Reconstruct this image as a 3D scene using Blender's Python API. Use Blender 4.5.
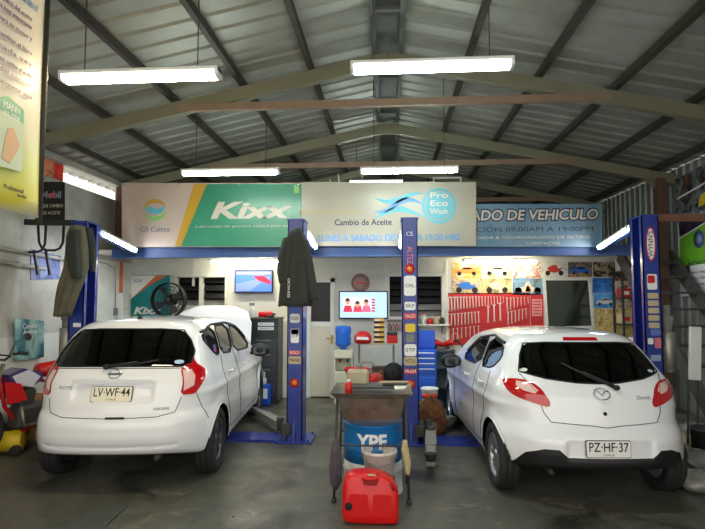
import bpy, bmesh, math, random
import numpy as np
from mathutils import Vector, Matrix
from mathutils.bvhtree import BVHTree

for o in list(bpy.data.objects):
    bpy.data.objects.remove(o, do_unlink=True)
SC = bpy.context.scene
COL = SC.collection
RND = random.Random(7)
R = math.radians

# ------------------------------------------------------------------ camera, sky, exposure
cam_d = bpy.data.cameras.new('camera')
cam = bpy.data.objects.new('camera', cam_d)
COL.objects.link(cam)
cam_d.sensor_width = 36
cam_d.lens = 520 / 705 * 36
cam_d.clip_start = 0.05
cam.location = (0, 0, 1.72)
cam.rotation_euler = (R(90) + math.atan(33 / 520), 0, R(4))
SC.camera = cam

world = bpy.data.worlds.new('world')
SC.world = world
world.use_nodes = True
_bg = world.node_tree.nodes['Background']
_bg.inputs[0].default_value = (1.0, 0.965, 0.90, 1)
_bg.inputs[1].default_value = 0.85

SC.view_settings.view_transform = 'Standard'
SC.view_settings.look = 'None'
SC.view_settings.gamma = 1
SC.view_settings.use_curve_mapping = False
SC.view_settings.exposure = 1.15
TUBE_POWER = 34.0

# ------------------------------------------------------------------ helpers
def lin(c):
    return tuple((v / 12.92 if v <= 0.04045 else ((v + 0.055) / 1.055) ** 2.4) for v in c)

def rgb(r, g, b):
    return lin((r / 255, g / 255, b / 255)) + (1.0,)

MATS = {}
def mat(name, col=(200, 200, 200), rough=0.5, metal=0.0, noise=0.0, scale=4.0, dark=None, coat=0.0, emit=0.0,
        bump=0.0, bscale=None, spec=0.5, inner=None):
    """principled material; noise mixes towards colour `dark` by an object space noise"""
    if name in MATS:
        return MATS[name]
    m = bpy.data.materials.new(name)
    m.use_nodes = True
    nt = m.node_tree
    b = nt.nodes['Principled BSDF']
    c = rgb(*col)
    b.inputs['Base Color'].default_value = c
    b.inputs['Roughness'].default_value = rough
    b.inputs['Metallic'].default_value = metal
    b.inputs['Coat Weight'].default_value = coat
    b.inputs['Coat Roughness'].default_value = 0.04
    b.inputs['Specular IOR Level'].default_value = spec
    if emit:
        b.inputs['Emission Color'].default_value = c
        b.inputs['Emission Strength'].default_value = emit
    src = None
    if noise > 0:
        tc = nt.nodes.new('ShaderNodeTexCoord')
        n = nt.nodes.new('ShaderNodeTexNoise')
        n.inputs['Scale'].default_value = scale
        n.inputs['Detail'].default_value = 8
        n.inputs['Roughness'].default_value = 0.65
        nt.links.new(tc.outputs['Object'], n.inputs['Vector'])
        cr = nt.nodes.new('ShaderNodeValToRGB')
        d = rgb(*(dark or tuple(v * 0.5 for v in col)))
        cr.color_ramp.elements[0].position = 0.5 - 0.22
        cr.color_ramp.elements[1].position = 0.5 + 0.12
        cr.color_ramp.elements[0].color = tuple(c[i] * (1 - noise) + d[i] * noise for i in range(3)) + (1,)
        cr.color_ramp.elements[1].color = c
        nt.links.new(n.outputs['Fac'], cr.inputs[0])
        nt.links.new(cr.outputs[0], b.inputs['Base Color'])
        src = cr.outputs[0]
    if bump > 0:
        tc = nt.nodes.new('ShaderNodeTexCoord')
        n = nt.nodes.new('ShaderNodeTexNoise')
        n.inputs['Scale'].default_value = bscale or scale
        n.inputs['Detail'].default_value = 6
        nt.links.new(tc.outputs['Object'], n.inputs['Vector'])
        bp = nt.nodes.new('ShaderNodeBump')
        bp.inputs['Strength'].default_value = bump
        bp.inputs['Distance'].default_value = 0.02
        nt.links.new(n.outputs['Fac'], bp.inputs['Height'])
        nt.links.new(bp.outputs[0], b.inputs['Normal'])
    if inner is not None:
        # the sheet metal is bare dark trim on its inner face
        g = nt.nodes.new('ShaderNodeNewGeometry')
        mx = nt.nodes.new('ShaderNodeMix')
        mx.data_type = 'RGBA'
        nt.links.new(g.outputs['Backfacing'], mx.inputs['Factor'])
        mx.inputs[6].default_value = c
        if src: nt.links.new(src, mx.inputs[6])
        mx.inputs[7].default_value = rgb(*inner)
        nt.links.new(mx.outputs[2], b.inputs['Base Color'])
    MATS[name] = m
    return m

def glass_mat(name, tint=(60, 66, 64), rough=0.02):
    """thin tinted pane: tinted transparency plus a fresnel reflection"""
    if name in MATS: return MATS[name]
    m = bpy.data.materials.new(name); m.use_nodes = True
    nt = m.node_tree
    for n in list(nt.nodes):
        if n.type != 'OUTPUT_MATERIAL': nt.nodes.remove(n)
    out = [n for n in nt.nodes if n.type == 'OUTPUT_MATERIAL'][0]
    t = nt.nodes.new('ShaderNodeBsdfTransparent'); t.inputs[0].default_value = rgb(*tint)
    g = nt.nodes.new('ShaderNodeBsdfGlossy'); g.inputs['Roughness'].default_value = rough
    g.inputs[0].default_value = (1, 1, 1, 1)
    f = nt.nodes.new('ShaderNodeFresnel'); f.inputs[0].default_value = 1.55
    mx = nt.nodes.new('ShaderNodeMixShader')
    nt.links.new(f.outputs[0], mx.inputs[0]); nt.links.new(t.outputs[0], mx.inputs[1]); nt.links.new(g.outputs[0], mx.inputs[2])
    nt.links.new(mx.outputs[0], out.inputs[0])
    MATS[name] = m
    return m

def picture_mat(name, cols, scale=3.0, seed=0.0, detail=3.0, rough=0.25, emit=0.0, distort=1.2):
    """a printed picture: noise driven blobs of the given colours"""
    if name in MATS: return MATS[name]
    m = bpy.data.materials.new(name); m.use_nodes = True
    nt = m.node_tree; b = nt.nodes['Principled BSDF']
    tc = nt.nodes.new('ShaderNodeTexCoord'); mp = nt.nodes.new('ShaderNodeMapping')
    mp.inputs['Location'].default_value = (seed, seed * 1.7, seed * 0.6)
    n = nt.nodes.new('ShaderNodeTexNoise'); n.inputs['Scale'].default_value = scale
    n.inputs['Detail'].default_value = detail; n.inputs['Distortion'].default_value = distort
    cr = nt.nodes.new('ShaderNodeValToRGB'); el = cr.color_ramp.elements
    k = len(cols)
    ps = [0.30 + 0.42 * i / (k - 1) for i in range(k)]
    while len(el) < k: el.new(0.5)
    for i in range(k):
        el[i].position = ps[i]; el[i].color = rgb(*cols[i])
    nt.links.new(tc.outputs['Object'], mp.inputs[0]); nt.links.new(mp.outputs[0], n.inputs['Vector'])
    nt.links.new(n.outputs['Fac'], cr.inputs[0]); nt.links.new(cr.outputs[0], b.inputs['Base Color'])
    b.inputs['Roughness'].default_value = rough
    if emit:
        nt.links.new(cr.outputs[0], b.inputs['Emission Color']); b.inputs['Emission Strength'].default_value = emit
    MATS[name] = m
    return m

def tag(o, label=None, cat=None, group=None, kind=None):
    if label: o['label'] = label
    if cat: o['category'] = cat
    if group: o['group'] = group
    if kind: o['kind'] = kind
    return o

def thing(name, label, cat, loc=(0, 0, 0), rz=0.0, group=None, rot=None):
    o = bpy.data.objects.new(name, None)
    COL.objects.link(o)
    o.location = loc
    o.rotation_euler = rot or (0, 0, rz)
    o.empty_display_size = 0.1
    return tag(o, label, cat, group)

def copy_tree(o, parent=None):
    c = o.copy(); COL.objects.link(c)
    if parent: c.parent = parent
    for ch in list(o.children): copy_tree(ch, c)
    return c

def link(name, me, m=None, parent=None, loc=None, rot=None, smooth=None):
    if m is not None:
        for mm in (m if isinstance(m, (list, tuple)) else [m]): me.materials.append(mm)
    o = bpy.data.objects.new(name, me)
    COL.objects.link(o)
    if parent: o.parent = parent
    if loc: o.location = loc
    if rot: o.rotation_euler = rot
    return o

class MB:
    """collects shapes, then links them as ONE mesh object"""
    def __init__(s):
        s.v = []; s.f = []; s.mi = []; s.sm = []; s.cur = 0
    def add(s, vs, fs, M=None, smooth=False):
        k = len(s.v)
        s.v += [tuple(M @ Vector(p)) if M is not None else tuple(p) for p in vs]
        for f in fs:
            s.f.append(tuple(i + k for i in f)); s.mi.append(s.cur); s.sm.append(smooth)
        return s
    def use(s, i): s.cur = i; return s
    def box(s, c, d, M=None, bev=0.0, rot=None):
        x, y, z = d[0] / 2, d[1] / 2, d[2] / 2
        T = Matrix.Translation(c)
        if rot: T = T @ Matrix.Rotation(rot[2], 4, 'Z') @ Matrix.Rotation(rot[1], 4, 'Y') @ Matrix.Rotation(rot[0], 4, 'X')
        if M is not None: T = M @ T
        b = min(bev, x * .9, y * .9, z * .9)
        if b <= 0:
            vs = [(a * x, b_ * y, c_ * z) for a in (-1, 1) for b_ in (-1, 1) for c_ in (-1, 1)]
            fs = [(0, 1, 3, 2), (4, 6, 7, 5), (0, 4, 5, 1), (2, 3, 7, 6), (0, 2, 6, 4), (1, 5, 7, 3)]
            return s.add(vs, fs, T)
        vs = []
        idx = {}
        for a in (-1, 1):
            for b_ in (-1, 1):
                for c_ in (-1, 1):
                    for ax in range(3):
                        p = [a * (x - b), b_ * (y - b), c_ * (z - b)]
                        p[ax] += (a, b_, c_)[ax] * b
                        idx[(a, b_, c_, ax)] = len(vs); vs.append(tuple(p))
        fs = []
        for ax in range(3):
            o1, o2 = [i for i in range(3) if i != ax]
            for sg in (-1, 1):
                q = []
                for (u, w) in ((-1, -1), (1, -1), (1, 1), (-1, 1)):
                    k = [0, 0, 0]; k[ax] = sg; k[o1] = u; k[o2] = w
                    q.append(idx[(k[0], k[1], k[2], ax)])
                fs.append(q)
        for ax in range(3):                      # edges parallel to ax
            o1, o2 = [i for i in range(3) if i != ax]
            for u in (-1, 1):
                for w in (-1, 1):
                    k0 = [0, 0, 0]; k0[o1] = u; k0[o2] = w; k1 = list(k0); k0[ax] = -1; k1[ax] = 1
                    fs.append([idx[tuple(k0) + (o1,)], idx[tuple(k1) + (o1,)], idx[tuple(k1) + (o2,)], idx[tuple(k0) + (o2,)]])
        for a in (-1, 1):
            for b_ in (-1, 1):
                for c_ in (-1, 1):
                    fs.append([idx[(a, b_, c_, i)] for i in range(3)])
        return s.add(vs, fs, T)
    def lathe(s, prof, c=(0, 0, 0), axis='Z', n=24, M=None, smooth=True, close=False):
        """prof: list of (r, h)"""
        vs = []; fs = []
        for r, h in prof:
            for i in range(n):
                a = 2 * math.pi * i / n
                p = (r * math.cos(a), r * math.sin(a), h)
                if axis == 'X': p = (h, r * math.cos(a), r * math.sin(a))
                if axis == 'Y': p = (r * math.sin(a), h, r * math.cos(a))
                vs.append(p)
        m = len(prof)
        for j in range(m - 1):
            for i in range(n):
                fs.append((j * n + i, j * n + (i + 1) % n, (j + 1) * n + (i + 1) % n, (j + 1) * n + i))
        if prof[0][0] > 1e-5 and not close: fs.append(tuple(range(n - 1, -1, -1)))
        if prof[-1][0] > 1e-5 and not close: fs.append(tuple(range((m - 1) * n, m * n)))
        if close:
            for i in range(n):
                fs.append(((m - 1) * n + i, (m - 1) * n + (i + 1) % n, (i + 1) % n, i))
        T = Matrix.Translation(c)
        if M is not None: T = M @ T
        return s.add(vs, fs, T, smooth)
    def cyl(s, c, r, h, axis='Z', n=20, M=None, smooth=True, r2=None):
        r2 = r if r2 is None else r2
        e = min(r, r2, h) * 0.04
        return s.lathe([(r - e, 0), (r, e), (r2, h - e), (r2 - e, h)], c, axis, n, M, smooth)
    def tube(s, pts, r, n=8, M=None, smooth=True, cyc=False):
        pts = [Vector(p) for p in pts]
        vs = []; fs = []
        m = len(pts)
        up = Vector((0, 0, 1))
        prevx = None
        for i, p in enumerate(pts):
            a = pts[(i - 1) % m] if (cyc or i > 0) else p
            b = pts[(i + 1) % m] if (cyc or i < m - 1) else p
            t = (b - a)
            t = t.normalized() if t.length > 1e-9 else Vector((0, 0, 1))
            if prevx is None:
                x = t.cross(up)
                if x.length < 1e-3: x = t.cross(Vector((1, 0, 0)))
            else:
                x = prevx - t * prevx.dot(t)
                if x.length < 1e-4: x = t.cross(up)
            x.normalize(); prevx = x
            y = t.cross(x)
            rr = r[i] if isinstance(r, (list, tuple)) else r
            for k in range(n):
                q = 2 * math.pi * k / n
                vs.append(tuple(p + x * (rr * math.cos(q)) + y * (rr * math.sin(q))))
        for i in range(m if cyc else m - 1):
            j = (i + 1) % m
            for k in range(n):
                fs.append((i * n + k, i * n + (k + 1) % n, j * n + (k + 1) % n, j * n + k))
        if not cyc:
            fs.append(tuple(range(n - 1, -1, -1))); fs.append(tuple(range((m - 1) * n, m * n)))
        return s.add(vs, fs, M, smooth)
    def bar(s, a, b, w, h=None, up=(0, 0, 1), M=None):
        """rectangular bar between two points; w across, h along `up`"""
        a = Vector(a); b = Vector(b); h = w if h is None else h
        t = (b - a).normalized(); u = Vector(up)
        x = t.cross(u)
        if x.length < 1e-4: x = t.cross(Vector((0, 1, 0)))
        x.normalize(); y = x.cross(t).normalized()
        vs = []
        for p in (a, b):
            for (i, j) in ((-1, -1), (1, -1), (1, 1), (-1, 1)):
                vs.append(tuple(p + x * (i * w / 2) + y * (j * h / 2)))
        return s.add(vs, [(3, 2, 1, 0), (4, 5, 6, 7), (0, 1, 5, 4), (1, 2, 6, 5), (2, 3, 7, 6), (3, 0, 4, 7)], M)
    def prism(s, poly, d0, d1, plane='XZ', M=None, smooth=False):
        """extrude a 2D polygon along the third axis from d0 to d1"""
        def P(u, v, d):
            return {'XZ': (u, d, v), 'YZ': (d, u, v), 'XY': (u, v, d)}[plane]
        n = len(poly)
        vs = [P(u, v, d0) for u, v in poly] + [P(u, v, d1) for u, v in poly]
        fs = [tuple(range(n - 1, -1, -1)), tuple(range(n, 2 * n))] + [(i, (i + 1) % n, n + (i + 1) % n, n + i) for i in range(n)]
        return s.add(vs, fs, M, smooth)
    def grid(s, fn, nu, nv, M=None, smooth=True, cycu=False):
        vs = [fn(i / nu, j / nv) for i in range(nu + (0 if cycu else 1)) for j in range(nv + 1)]
        fs = []
        N = nu if cycu else nu + 1
        for i in range(nu):
            for j in range(nv):
                a = i * (nv + 1) + j; b = ((i + 1) % N) * (nv + 1) + j
                fs.append((a, b, b + 1, a + 1))
        return s.add(vs, fs, M, smooth)
    def ball(s, c, r, n=12, M=None, sc=(1, 1, 1)):
        prof = [(r * math.sin(math.pi * i / (n // 2 + 2)), -r * math.cos(math.pi * i / (n // 2 + 2))) for i in range(n // 2 + 3)]
        prof[0] = (1e-6, -r); prof[-1] = (1e-6, r)
        T = Matrix.Translation(c) @ Matrix.Diagonal((*sc, 1))
        if M is not None: T = M @ T
        return s.lathe(prof, (0, 0, 0), 'Z', n, T)
    def build(s, name, m=None, parent=None, loc=None, rot=None, fix=True, solid=0.0):
        me = bpy.data.meshes.new(name)
        me.from_pydata(s.v, [], s.f)
        for p, k, sm in zip(me.polygons, s.mi, s.sm):
            p.material_index = k; p.use_smooth = sm
        me.update()
        if fix:
            bm = bmesh.new(); bm.from_mesh(me)
            bmesh.ops.recalc_face_normals(bm, faces=bm.faces)
            if solid:
                bmesh.ops.solidify(bm, geom=bm.faces, thickness=solid)
                bmesh.ops.recalc_face_normals(bm, faces=bm.faces)
            bm.to_mesh(me); bm.free()
        o = link(name, me, m, parent, loc, rot)
        return o

def roundrect(w, h, r, n=4, cx=0, cy=0):
    pts = []
    for (sx, sy, a0) in ((1, 1, 0), (-1, 1, 90), (-1, -1, 180), (1, -1, 270)):
        for i in range(n + 1):
            a = R(a0 + 90 * i / n)
            pts.append((cx + sx * (w / 2 - r) + r * math.cos(a), cy + sy * (h / 2 - r) + r * math.sin(a)))
    return pts

def text_mesh(s, size=0.1, ext=0.001, shear=0.0, width=None, bold=0.0, align='CENTER'):
    cu = bpy.data.curves.new('lettering', 'FONT')
    cu.body = s; cu.size = size; cu.extrude = ext; cu.shear = shear; cu.offset = bold
    cu.align_x = align; cu.align_y = 'CENTER'; cu.resolution_u = 3
    ob = bpy.data.objects.new('lettering', cu); COL.objects.link(ob)
    dg = bpy.context.evaluated_depsgraph_get(); dg.update()
    me = bpy.data.meshes.new_from_object(ob.evaluated_get(dg))
    bpy.data.objects.remove(ob, do_unlink=True); bpy.data.curves.remove(cu)
    if width and len(me.vertices):
        xs = [v.co.x for v in me.vertices]; w = max(xs) - min(xs)
        if w > 0:
            k = width / w
            for v in me.vertices: v.co.x *= k
    me.materials.clear()
    return me

def text(s, m, parent, loc, rot=(R(90), 0, 0), size=0.1, name='lettering', **kw):
    return link(name, text_mesh(s, size, **kw), m, parent, loc, rot)

def face_rot(rz=0.0):
    """rotation that stands a text or flat drawing up, facing -Y when rz is 0"""
    return (R(90), 0, rz)

# ------------------------------------------------------------------ car bodies
def smooth_fn(xs, ys, sig):
    lo, hi = xs[0] - 4 * sig, xs[-1] + 4 * sig
    g = np.linspace(lo, hi, 900)
    v = np.interp(g, xs, ys)
    step = g[1] - g[0]
    kk = np.arange(-int(3 * sig / step) - 1, int(3 * sig / step) + 2) * step
    ker = np.exp(-0.5 * (kk / sig) ** 2); ker /= ker.sum()
    pad = len(kk) // 2
    v2 = np.convolve(np.pad(v, pad, mode='edge'), ker, mode='valid')
    return lambda t: np.interp(t, g, v2)

def smax(a, b, k):
    h = np.maximum(k - np.abs(a - b), 0) / k
    return np.maximum(a, b) + h * h * k * 0.25

def sbox(t, w, s):
    """1 inside |t|<w, soft edge s"""
    return 1 / (1 + np.exp((np.abs(t) - w) / s))

def make_field(S):
    Wz = smooth_fn(S['wz'][0], S['wz'][1], 0.03)
    Wy = smooth_fn(S['wy'][0], S['wy'][1], 0.10)
    Rz = smooth_fn(S['rear'][0], S['rear'][1], S.get('rear_sig', 0.016))
    Fz = smooth_fn(S['front'][0], S['front'][1], 0.05)
    Ty = smooth_fn(S['top'][0], S['top'][1], 0.05)
    By = smooth_fn(S['bot'][0], S['bot'][1], 0.05)
    yr, yf, wr = S['yr'], S['yf'], S['wr']
    def field(p):
        x, y, z = p[:, 0], p[:, 1], p[:, 2]
        ax = np.abs(x)
        W = Wz(z) * Wy(y)
        for yy in (yr, yf):           # wheel arch lips
            d = np.sqrt((y - yy) ** 2 + (z - wr) ** 2)
            W = W + 0.018 * np.exp(-((d - wr - 0.06) / 0.05) ** 2) * sbox(z - 0.4, 0.4, 0.05)
        # character crease along the side
        cz = S['crease'][0] + S['crease'][1] * y
        W = W + 0.012 * np.exp(-((z - cz) / 0.035) ** 2) - 0.010 * np.exp(-((z - cz + 0.16) / 0.08) ** 2)
        side = (ax - W) * 0.97
        rear = Rz(z) + S['crown'] * (ax / 0.85) ** S['cpow'] - y
        for (cx_, cz_, hw, hh, dep, sf) in S['dents']:
            rear = rear + dep * sbox(x - cx_, hw, sf) * sbox(z - cz_, hh, sf)
        rear = rear * 0.95
        front = y - (Fz(z) - 0.30 * (ax / 0.85) ** 2.5)
        zt = Ty(y) - S['rcrown'] * (ax / 0.65) ** 2
        top = (z - zt) * 0.9
        bot = By(y) - z
        f = smax(side, rear, S['krs'](z))
        f = smax(f, smax(top, front, 0.12), 0.11)
        f = smax(f, bot, 0.05)
        return f
    return field

def car_surface(S, nx=76, ny=150, nz=64):
    field = make_field(S)
    L = S['L']
    lo = np.array([-0.92, -0.12, 0.1]); hi = np.array([0.92, L + 0.1, 1.62])
    ilo = np.array([-0.35, 0.62, 0.62]); ihi = np.array([0.35, L - 0.7, 0.78])
    n = (nx, ny, nz)
    ids = {}; pts = []
    def vid(i, j, k):
        key = (i, j, k)
        if key not in ids:
            ids[key] = len(pts)
            pts.append((i / nx, j / ny, k / nz))
        return ids[key]
    faces = []
    for k, flip in ((0, 1), (nz, 0)):
        for i in range(nx):
            for j in range(ny):
                q = [vid(i, j, k), vid(i + 1, j, k), vid(i + 1, j + 1, k), vid(i, j + 1, k)]
                faces.append(q[::-1] if flip else q)
    for j, flip in ((0, 0), (ny, 1)):
        for i in range(nx):
            for k in range(nz):
                q = [vid(i, j, k), vid(i + 1, j, k), vid(i + 1, j, k + 1), vid(i, j, k + 1)]
                faces.append(q[::-1] if flip else q)
    for i, flip in ((0, 1), (nx, 0)):
        for j in range(ny):
            for k in range(nz):
                q = [vid(i, j, k), vid(i, j + 1, k), vid(i, j + 1, k + 1), vid(i, j, k + 1)]
                faces.append(q[::-1] if flip else q)
    t = np.array(pts)
    P = lo + (hi - lo) * t
    Q = ilo + (ihi - ilo) * t
    a = np.zeros(len(t)); b = np.ones(len(t)) * 1.15
    for _ in range(30):
        m = (a + b) / 2
        f = field(Q + (P - Q) * m[:, None])
        ins = f < 0
        a = np.where(ins, m, a); b = np.where(ins, b, m)
    V = Q + (P - Q) * ((a + b) / 2)[:, None]
    return field, V, faces

def field_normals(field, V):
    e = 0.004
    g = np.zeros_like(V)
    for i in range(3):
        d = np.zeros(3); d[i] = e
        g[:, i] = field(V + d) - field(V - d)
    l = np.linalg.norm(g, axis=1); l[l < 1e-9] = 1
    return g / l[:, None]

def inside_poly(u, v, poly):
    n = len(poly); c = False
    j = n - 1
    for i in range(n):
        xi, yi = poly[i]; xj, yj = poly[j]
        if (yi > v) != (yj > v) and u < (xj - xi) * (v - yi) / (yj - yi) + xi: c = not c
        j = i
    return c

def cut_region(bm, poly, U, V, N, lim=0.05, want=None):
    """cut the polygon (drawn in the U,V plane, seen along N) into the skin; returns the faces inside"""
    U, V, N = Vector(U), Vector(V), Vector(N)
    us = [p[0] for p in poly]; vs = [p[1] for p in poly]
    def cand(u0, u1, v0, v1):
        out = []
        for f in bm.faces:
            if f.normal.dot(N) < lim: continue
            c = f.calc_center_median()
            u, v = c.dot(U), c.dot(V)
            if u0 - .05 < u < u1 + .05 and v0 - .05 < v < v1 + .05 and (want is None or want(c)): out.append(f)
        return out
    n = len(poly)
    for i in range(n):
        a = poly[i]; b = poly[(i + 1) % n]
        du, dv = b[0] - a[0], b[1] - a[1]
        l = math.hypot(du, dv)
        if l < 1e-6: continue
        fs = cand(min(a[0], b[0]), max(a[0], b[0]), min(a[1], b[1]), max(a[1], b[1]))
        if not fs: continue
        d = (U * du + V * dv).normalized()
        no = d.cross(N).normalized()
        co = U * a[0] + V * a[1]
        geom = set(fs)
        for f in fs: geom.update(f.edges); geom.update(f.verts)
        bmesh.ops.bisect_plane(bm, geom=list(geom), dist=0.0004, plane_co=co, plane_no=no)
    res = []
    for f in cand(min(us), max(us), min(vs), max(vs)):
        c = f.calc_center_median()
        if inside_poly(c.dot(U), c.dot(V), poly): res.append(f)
    return res

def smooth_poly(poly, it=2):
    for _ in range(it):
        q = []
        n = len(poly)
        for i in range(n):
            a, b = poly[i], poly[(i + 1) % n]
            q.append((a[0] * .8 + b[0] * .2, a[1] * .8 + b[1] * .2)); q.append((a[0] * .2 + b[0] * .8, a[1] * .2 + b[1] * .8))
        poly = q
    return poly

def densify(pts, step=0.02, cyc=False):
    out = []
    n = len(pts)
    for i in range(n if cyc else n - 1):
        a, b = pts[i], pts[(i + 1) % n]
        l = math.dist(a, b); k = max(1, int(l / step))
        for j in range(k): out.append(tuple(a[q] + (b[q] - a[q]) * j / k for q in range(len(a))))
    if not cyc: out.append(tuple(pts[-1]))
    return out

class Skin:
    """one car skin: holds the field, cuts regions out of it and builds the parts"""
    def __init__(s, S, root):
        s.S = S; s.root = root
        s.field, V, faces = car_surface(S)
        me = bpy.data.meshes.new('tmp'); me.from_pydata(V.tolist(), [], faces); me.update()
        s.bm = bmesh.new(); s.bm.from_mesh(me); bpy.data.meshes.remove(me)
        s.bm.normal_update()
        s.bvh = BVHTree.FromBMesh(s.bm)
    def project(s, pts, U, V, N, off=0.002, cyc=False, step=0.02):
        U, V, N = Vector(U), Vector(V), Vector(N)
        out = []
        for (u, v) in densify(pts, step, cyc):
            base = U * u + V * v
            h, n, i, d = s.bvh.ray_cast(base + N * 3 + Vector((0, s.S['L'] / 2, 0)) * 0, -N)
            if h is None: continue
            out.append(h + n * off)
        return out
    def take(s, faces, name, m, off=-0.004, parent=None, two=None):
        """move the faces into a part of their own"""
        vmap = {}; vs = []; fs = []
        for f in faces:
            q = []
            for v in f.verts:
                if v.index not in vmap or True:
                    pass
                key = v
                if key not in vmap:
                    vmap[key] = len(vs); vs.append(tuple(v.co))
                q.append(vmap[key])
            fs.append(q)
        bmesh.ops.delete(s.bm, geom=faces, context='FACES')
        if not vs: print('EMPTY REGION', name); return None
        V = np.array(vs); N = field_normals(s.field, V)
        V = V + N * off
        return s.mesh(name, V, fs, N, m, parent or s.root)
    def mesh(s, name, V, fs, N, m, parent):
        me = bpy.data.meshes.new(name)
        me.from_pydata(V.tolist(), [], fs)
        for p in me.polygons: p.use_smooth = True
        me.update()
        me.normals_split_custom_set_from_vertices(N.tolist())
        return link(name, me, m, parent)
    def finish(s, m, name='body'):
        s.bm.verts.ensure_lookup_table(); s.bm.verts.index_update()
        loose = [v for v in s.bm.verts if not v.link_faces]
        bmesh.ops.delete(s.bm, geom=loose, context='VERTS')
        s.bm.verts.index_update()
        V = np.array([tuple(v.co) for v in s.bm.verts])
        fs = [[v.index for v in f.verts] for f in s.bm.faces]
        N = field_normals(s.field, V)
        s.bm.free()
        return s.mesh(name, V, fs, N, m, s.root)

def make_wheel(root, x, y, r, w, side, rim_mat, spokes=7, name='wheel'):
    """tyre with tread, rim with spokes; side = +1 faces +X"""
    t = MB()
    o, k = w / 2, 0.02
    prof = [(r * .66, -o * .82), (r * .80, -o), (r * .93, -o * .97), (r - .008, -o * .82), (r, -o * .6), (r, -o * .33), (r - .008, -o * .31), (r - .008, -o * .27), (r, -o * .25),
            (r, o * .25), (r - .008, o * .27), (r - .008, o * .31), (r, o * .33), (r, o * .6), (r - .008, o * .82), (r * .93, o * .97), (r * .80, o), (r * .66, o * .82)]
    t.lathe(prof, axis='X', n=48, close=True)
    tyre = t.build(name, MATS['rubber'], root, (x, y, r - .004))
    q = MB()
    rr = r * .67
    q.lathe([(rr, -o * .8), (rr * .93, -o * .5), (rr * .88, 0), (rr * .92, o * .7), (rr, o * .86), (rr * .97, o * .9), (rr * .90, o * .6), (rr * .84, 0), (rr * .84, -o * .5), (rr * .9, -o * .8)], axis='X', n=40, close=True)
    for i in range(spokes):
        a = 2 * math.pi * i / spokes
        M = Matrix.Rotation(a, 4, 'X')
        vs = []
        for (h, wd, dx) in ((.02, .030, o * .55), (rr * .5, .020, o * .72), (rr * .93, .030, o * .62)):
            for (sy, sx) in ((-1, -.018), (1, -.018), (1, .0), (-1, .0)):
                vs.append((dx + sx, sy * wd, h))
        fs = [(0, 1, 2, 3), (8, 9, 10, 11)]
        for b in (0, 4):
            for j in range(4): fs.append((b + j, b + (j + 1) % 4, b + 4 + (j + 1) % 4, b + 4 + j))
        q.add(vs, fs, M)
    q.lathe([(.001, o * .78), (.03, o * .78), (.036, o * .70), (.06, o * .6), (.06, o * .3)], axis='X', n=20)
    q.lathe([(.001, -o * .1), (rr * .55, -o * .1), (rr * .55, -o * .2), (.001, -o * .2)], axis='X', n=28)   # brake disc
    if side < 0:
        q.v = [(-a, b, c) for a, b, c in q.v]
    q.build('rim', rim_mat, tyre)
    return tyre

mat('rubber', (30, 30, 31), 0.75, noise=.4, scale=8, dark=(52, 48, 44))
mat('black_plastic', (24, 24, 26), 0.5)
mat('gap_black', (20, 20, 20), 0.8)
mat('car_white', (238, 238, 240), 0.30, coat=1.0, inner=(28, 28, 30))
mat('chrome', (215, 218, 222), 0.18, metal=1.0)
mat('rim_silver', (175, 178, 182), 0.32, metal=0.9)
mat('rim_dark', (92, 94, 98), 0.4, metal=0.7)
mat('steel', (150, 150, 148), 0.38, metal=0.9)
mat('lamp_red', (190, 8, 14), 0.12, coat=1.0)
mat('lamp_clear', (236, 196, 190), 0.10, coat=1.0)
mat('plate_white', (238, 230, 208), 0.45)
mat('plate_pale', (240, 238, 234), 0.45)
mat('ink_black', (18, 18, 20), 0.5)
mat('white', (240, 240, 238), 0.5)
glass_mat('tint_glass', (38, 42, 40))
glass_mat('side_glass', (170, 180, 178))

NOTE = dict(L=4.10, yr=0.74, yf=3.34, wr=0.315,
    wz=((.1, .2, .3, .45, .65, .80, .93, 1.02, 1.10, 1.2, 1.35, 1.45, 1.55), (.79, .815, .835, .845, .847, .836, .812, .782, .752, .722, .668, .61, .55)),
    wy=((-.1, 0, .12, .3, .5, .9, 3.0, 3.6, 4.1), (.89, .91, .94, .97, .985, 1.0, 1.0, .965, .88)),
    rear=((.1, .30, .40, .50, .62, .675, .70, .80, .95, 1.10, 1.30, 1.425, 1.47, 1.6), (.22, .07, .02, 0, .005, .03, .06, .085, .13, .21, .38, .49, .52, .58)),
    front=((.1, .3, .5, .7, .85, 1.0, 1.6), (3.98, 4.06, 4.10, 4.08, 4.0, 3.8, 3.8)),
    top=((-.1, .25, .5, .9, 1.4, 1.9, 2.3, 2.55, 3.2, 3.35, 3.8, 4.1), (1.49, 1.50, 1.518, 1.535, 1.54, 1.525, 1.48, 1.42, 1.06, 1.02, .93, .80)),
    bot=((-.1, .1, .4, .8, 3.4, 4.1), (.36, .35, .28, .22, .2, .22)),
    crown=.19, cpow=2.3, rcrown=.055, crease=(.86, -.02),
    krs=lambda z: .24 + .14 / (1 + np.exp((z - .9) / .06)),
    dents=[(0, .90, .36, .085, .028, .010), (0, .43, .60, .012, .012, .006)])
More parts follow.
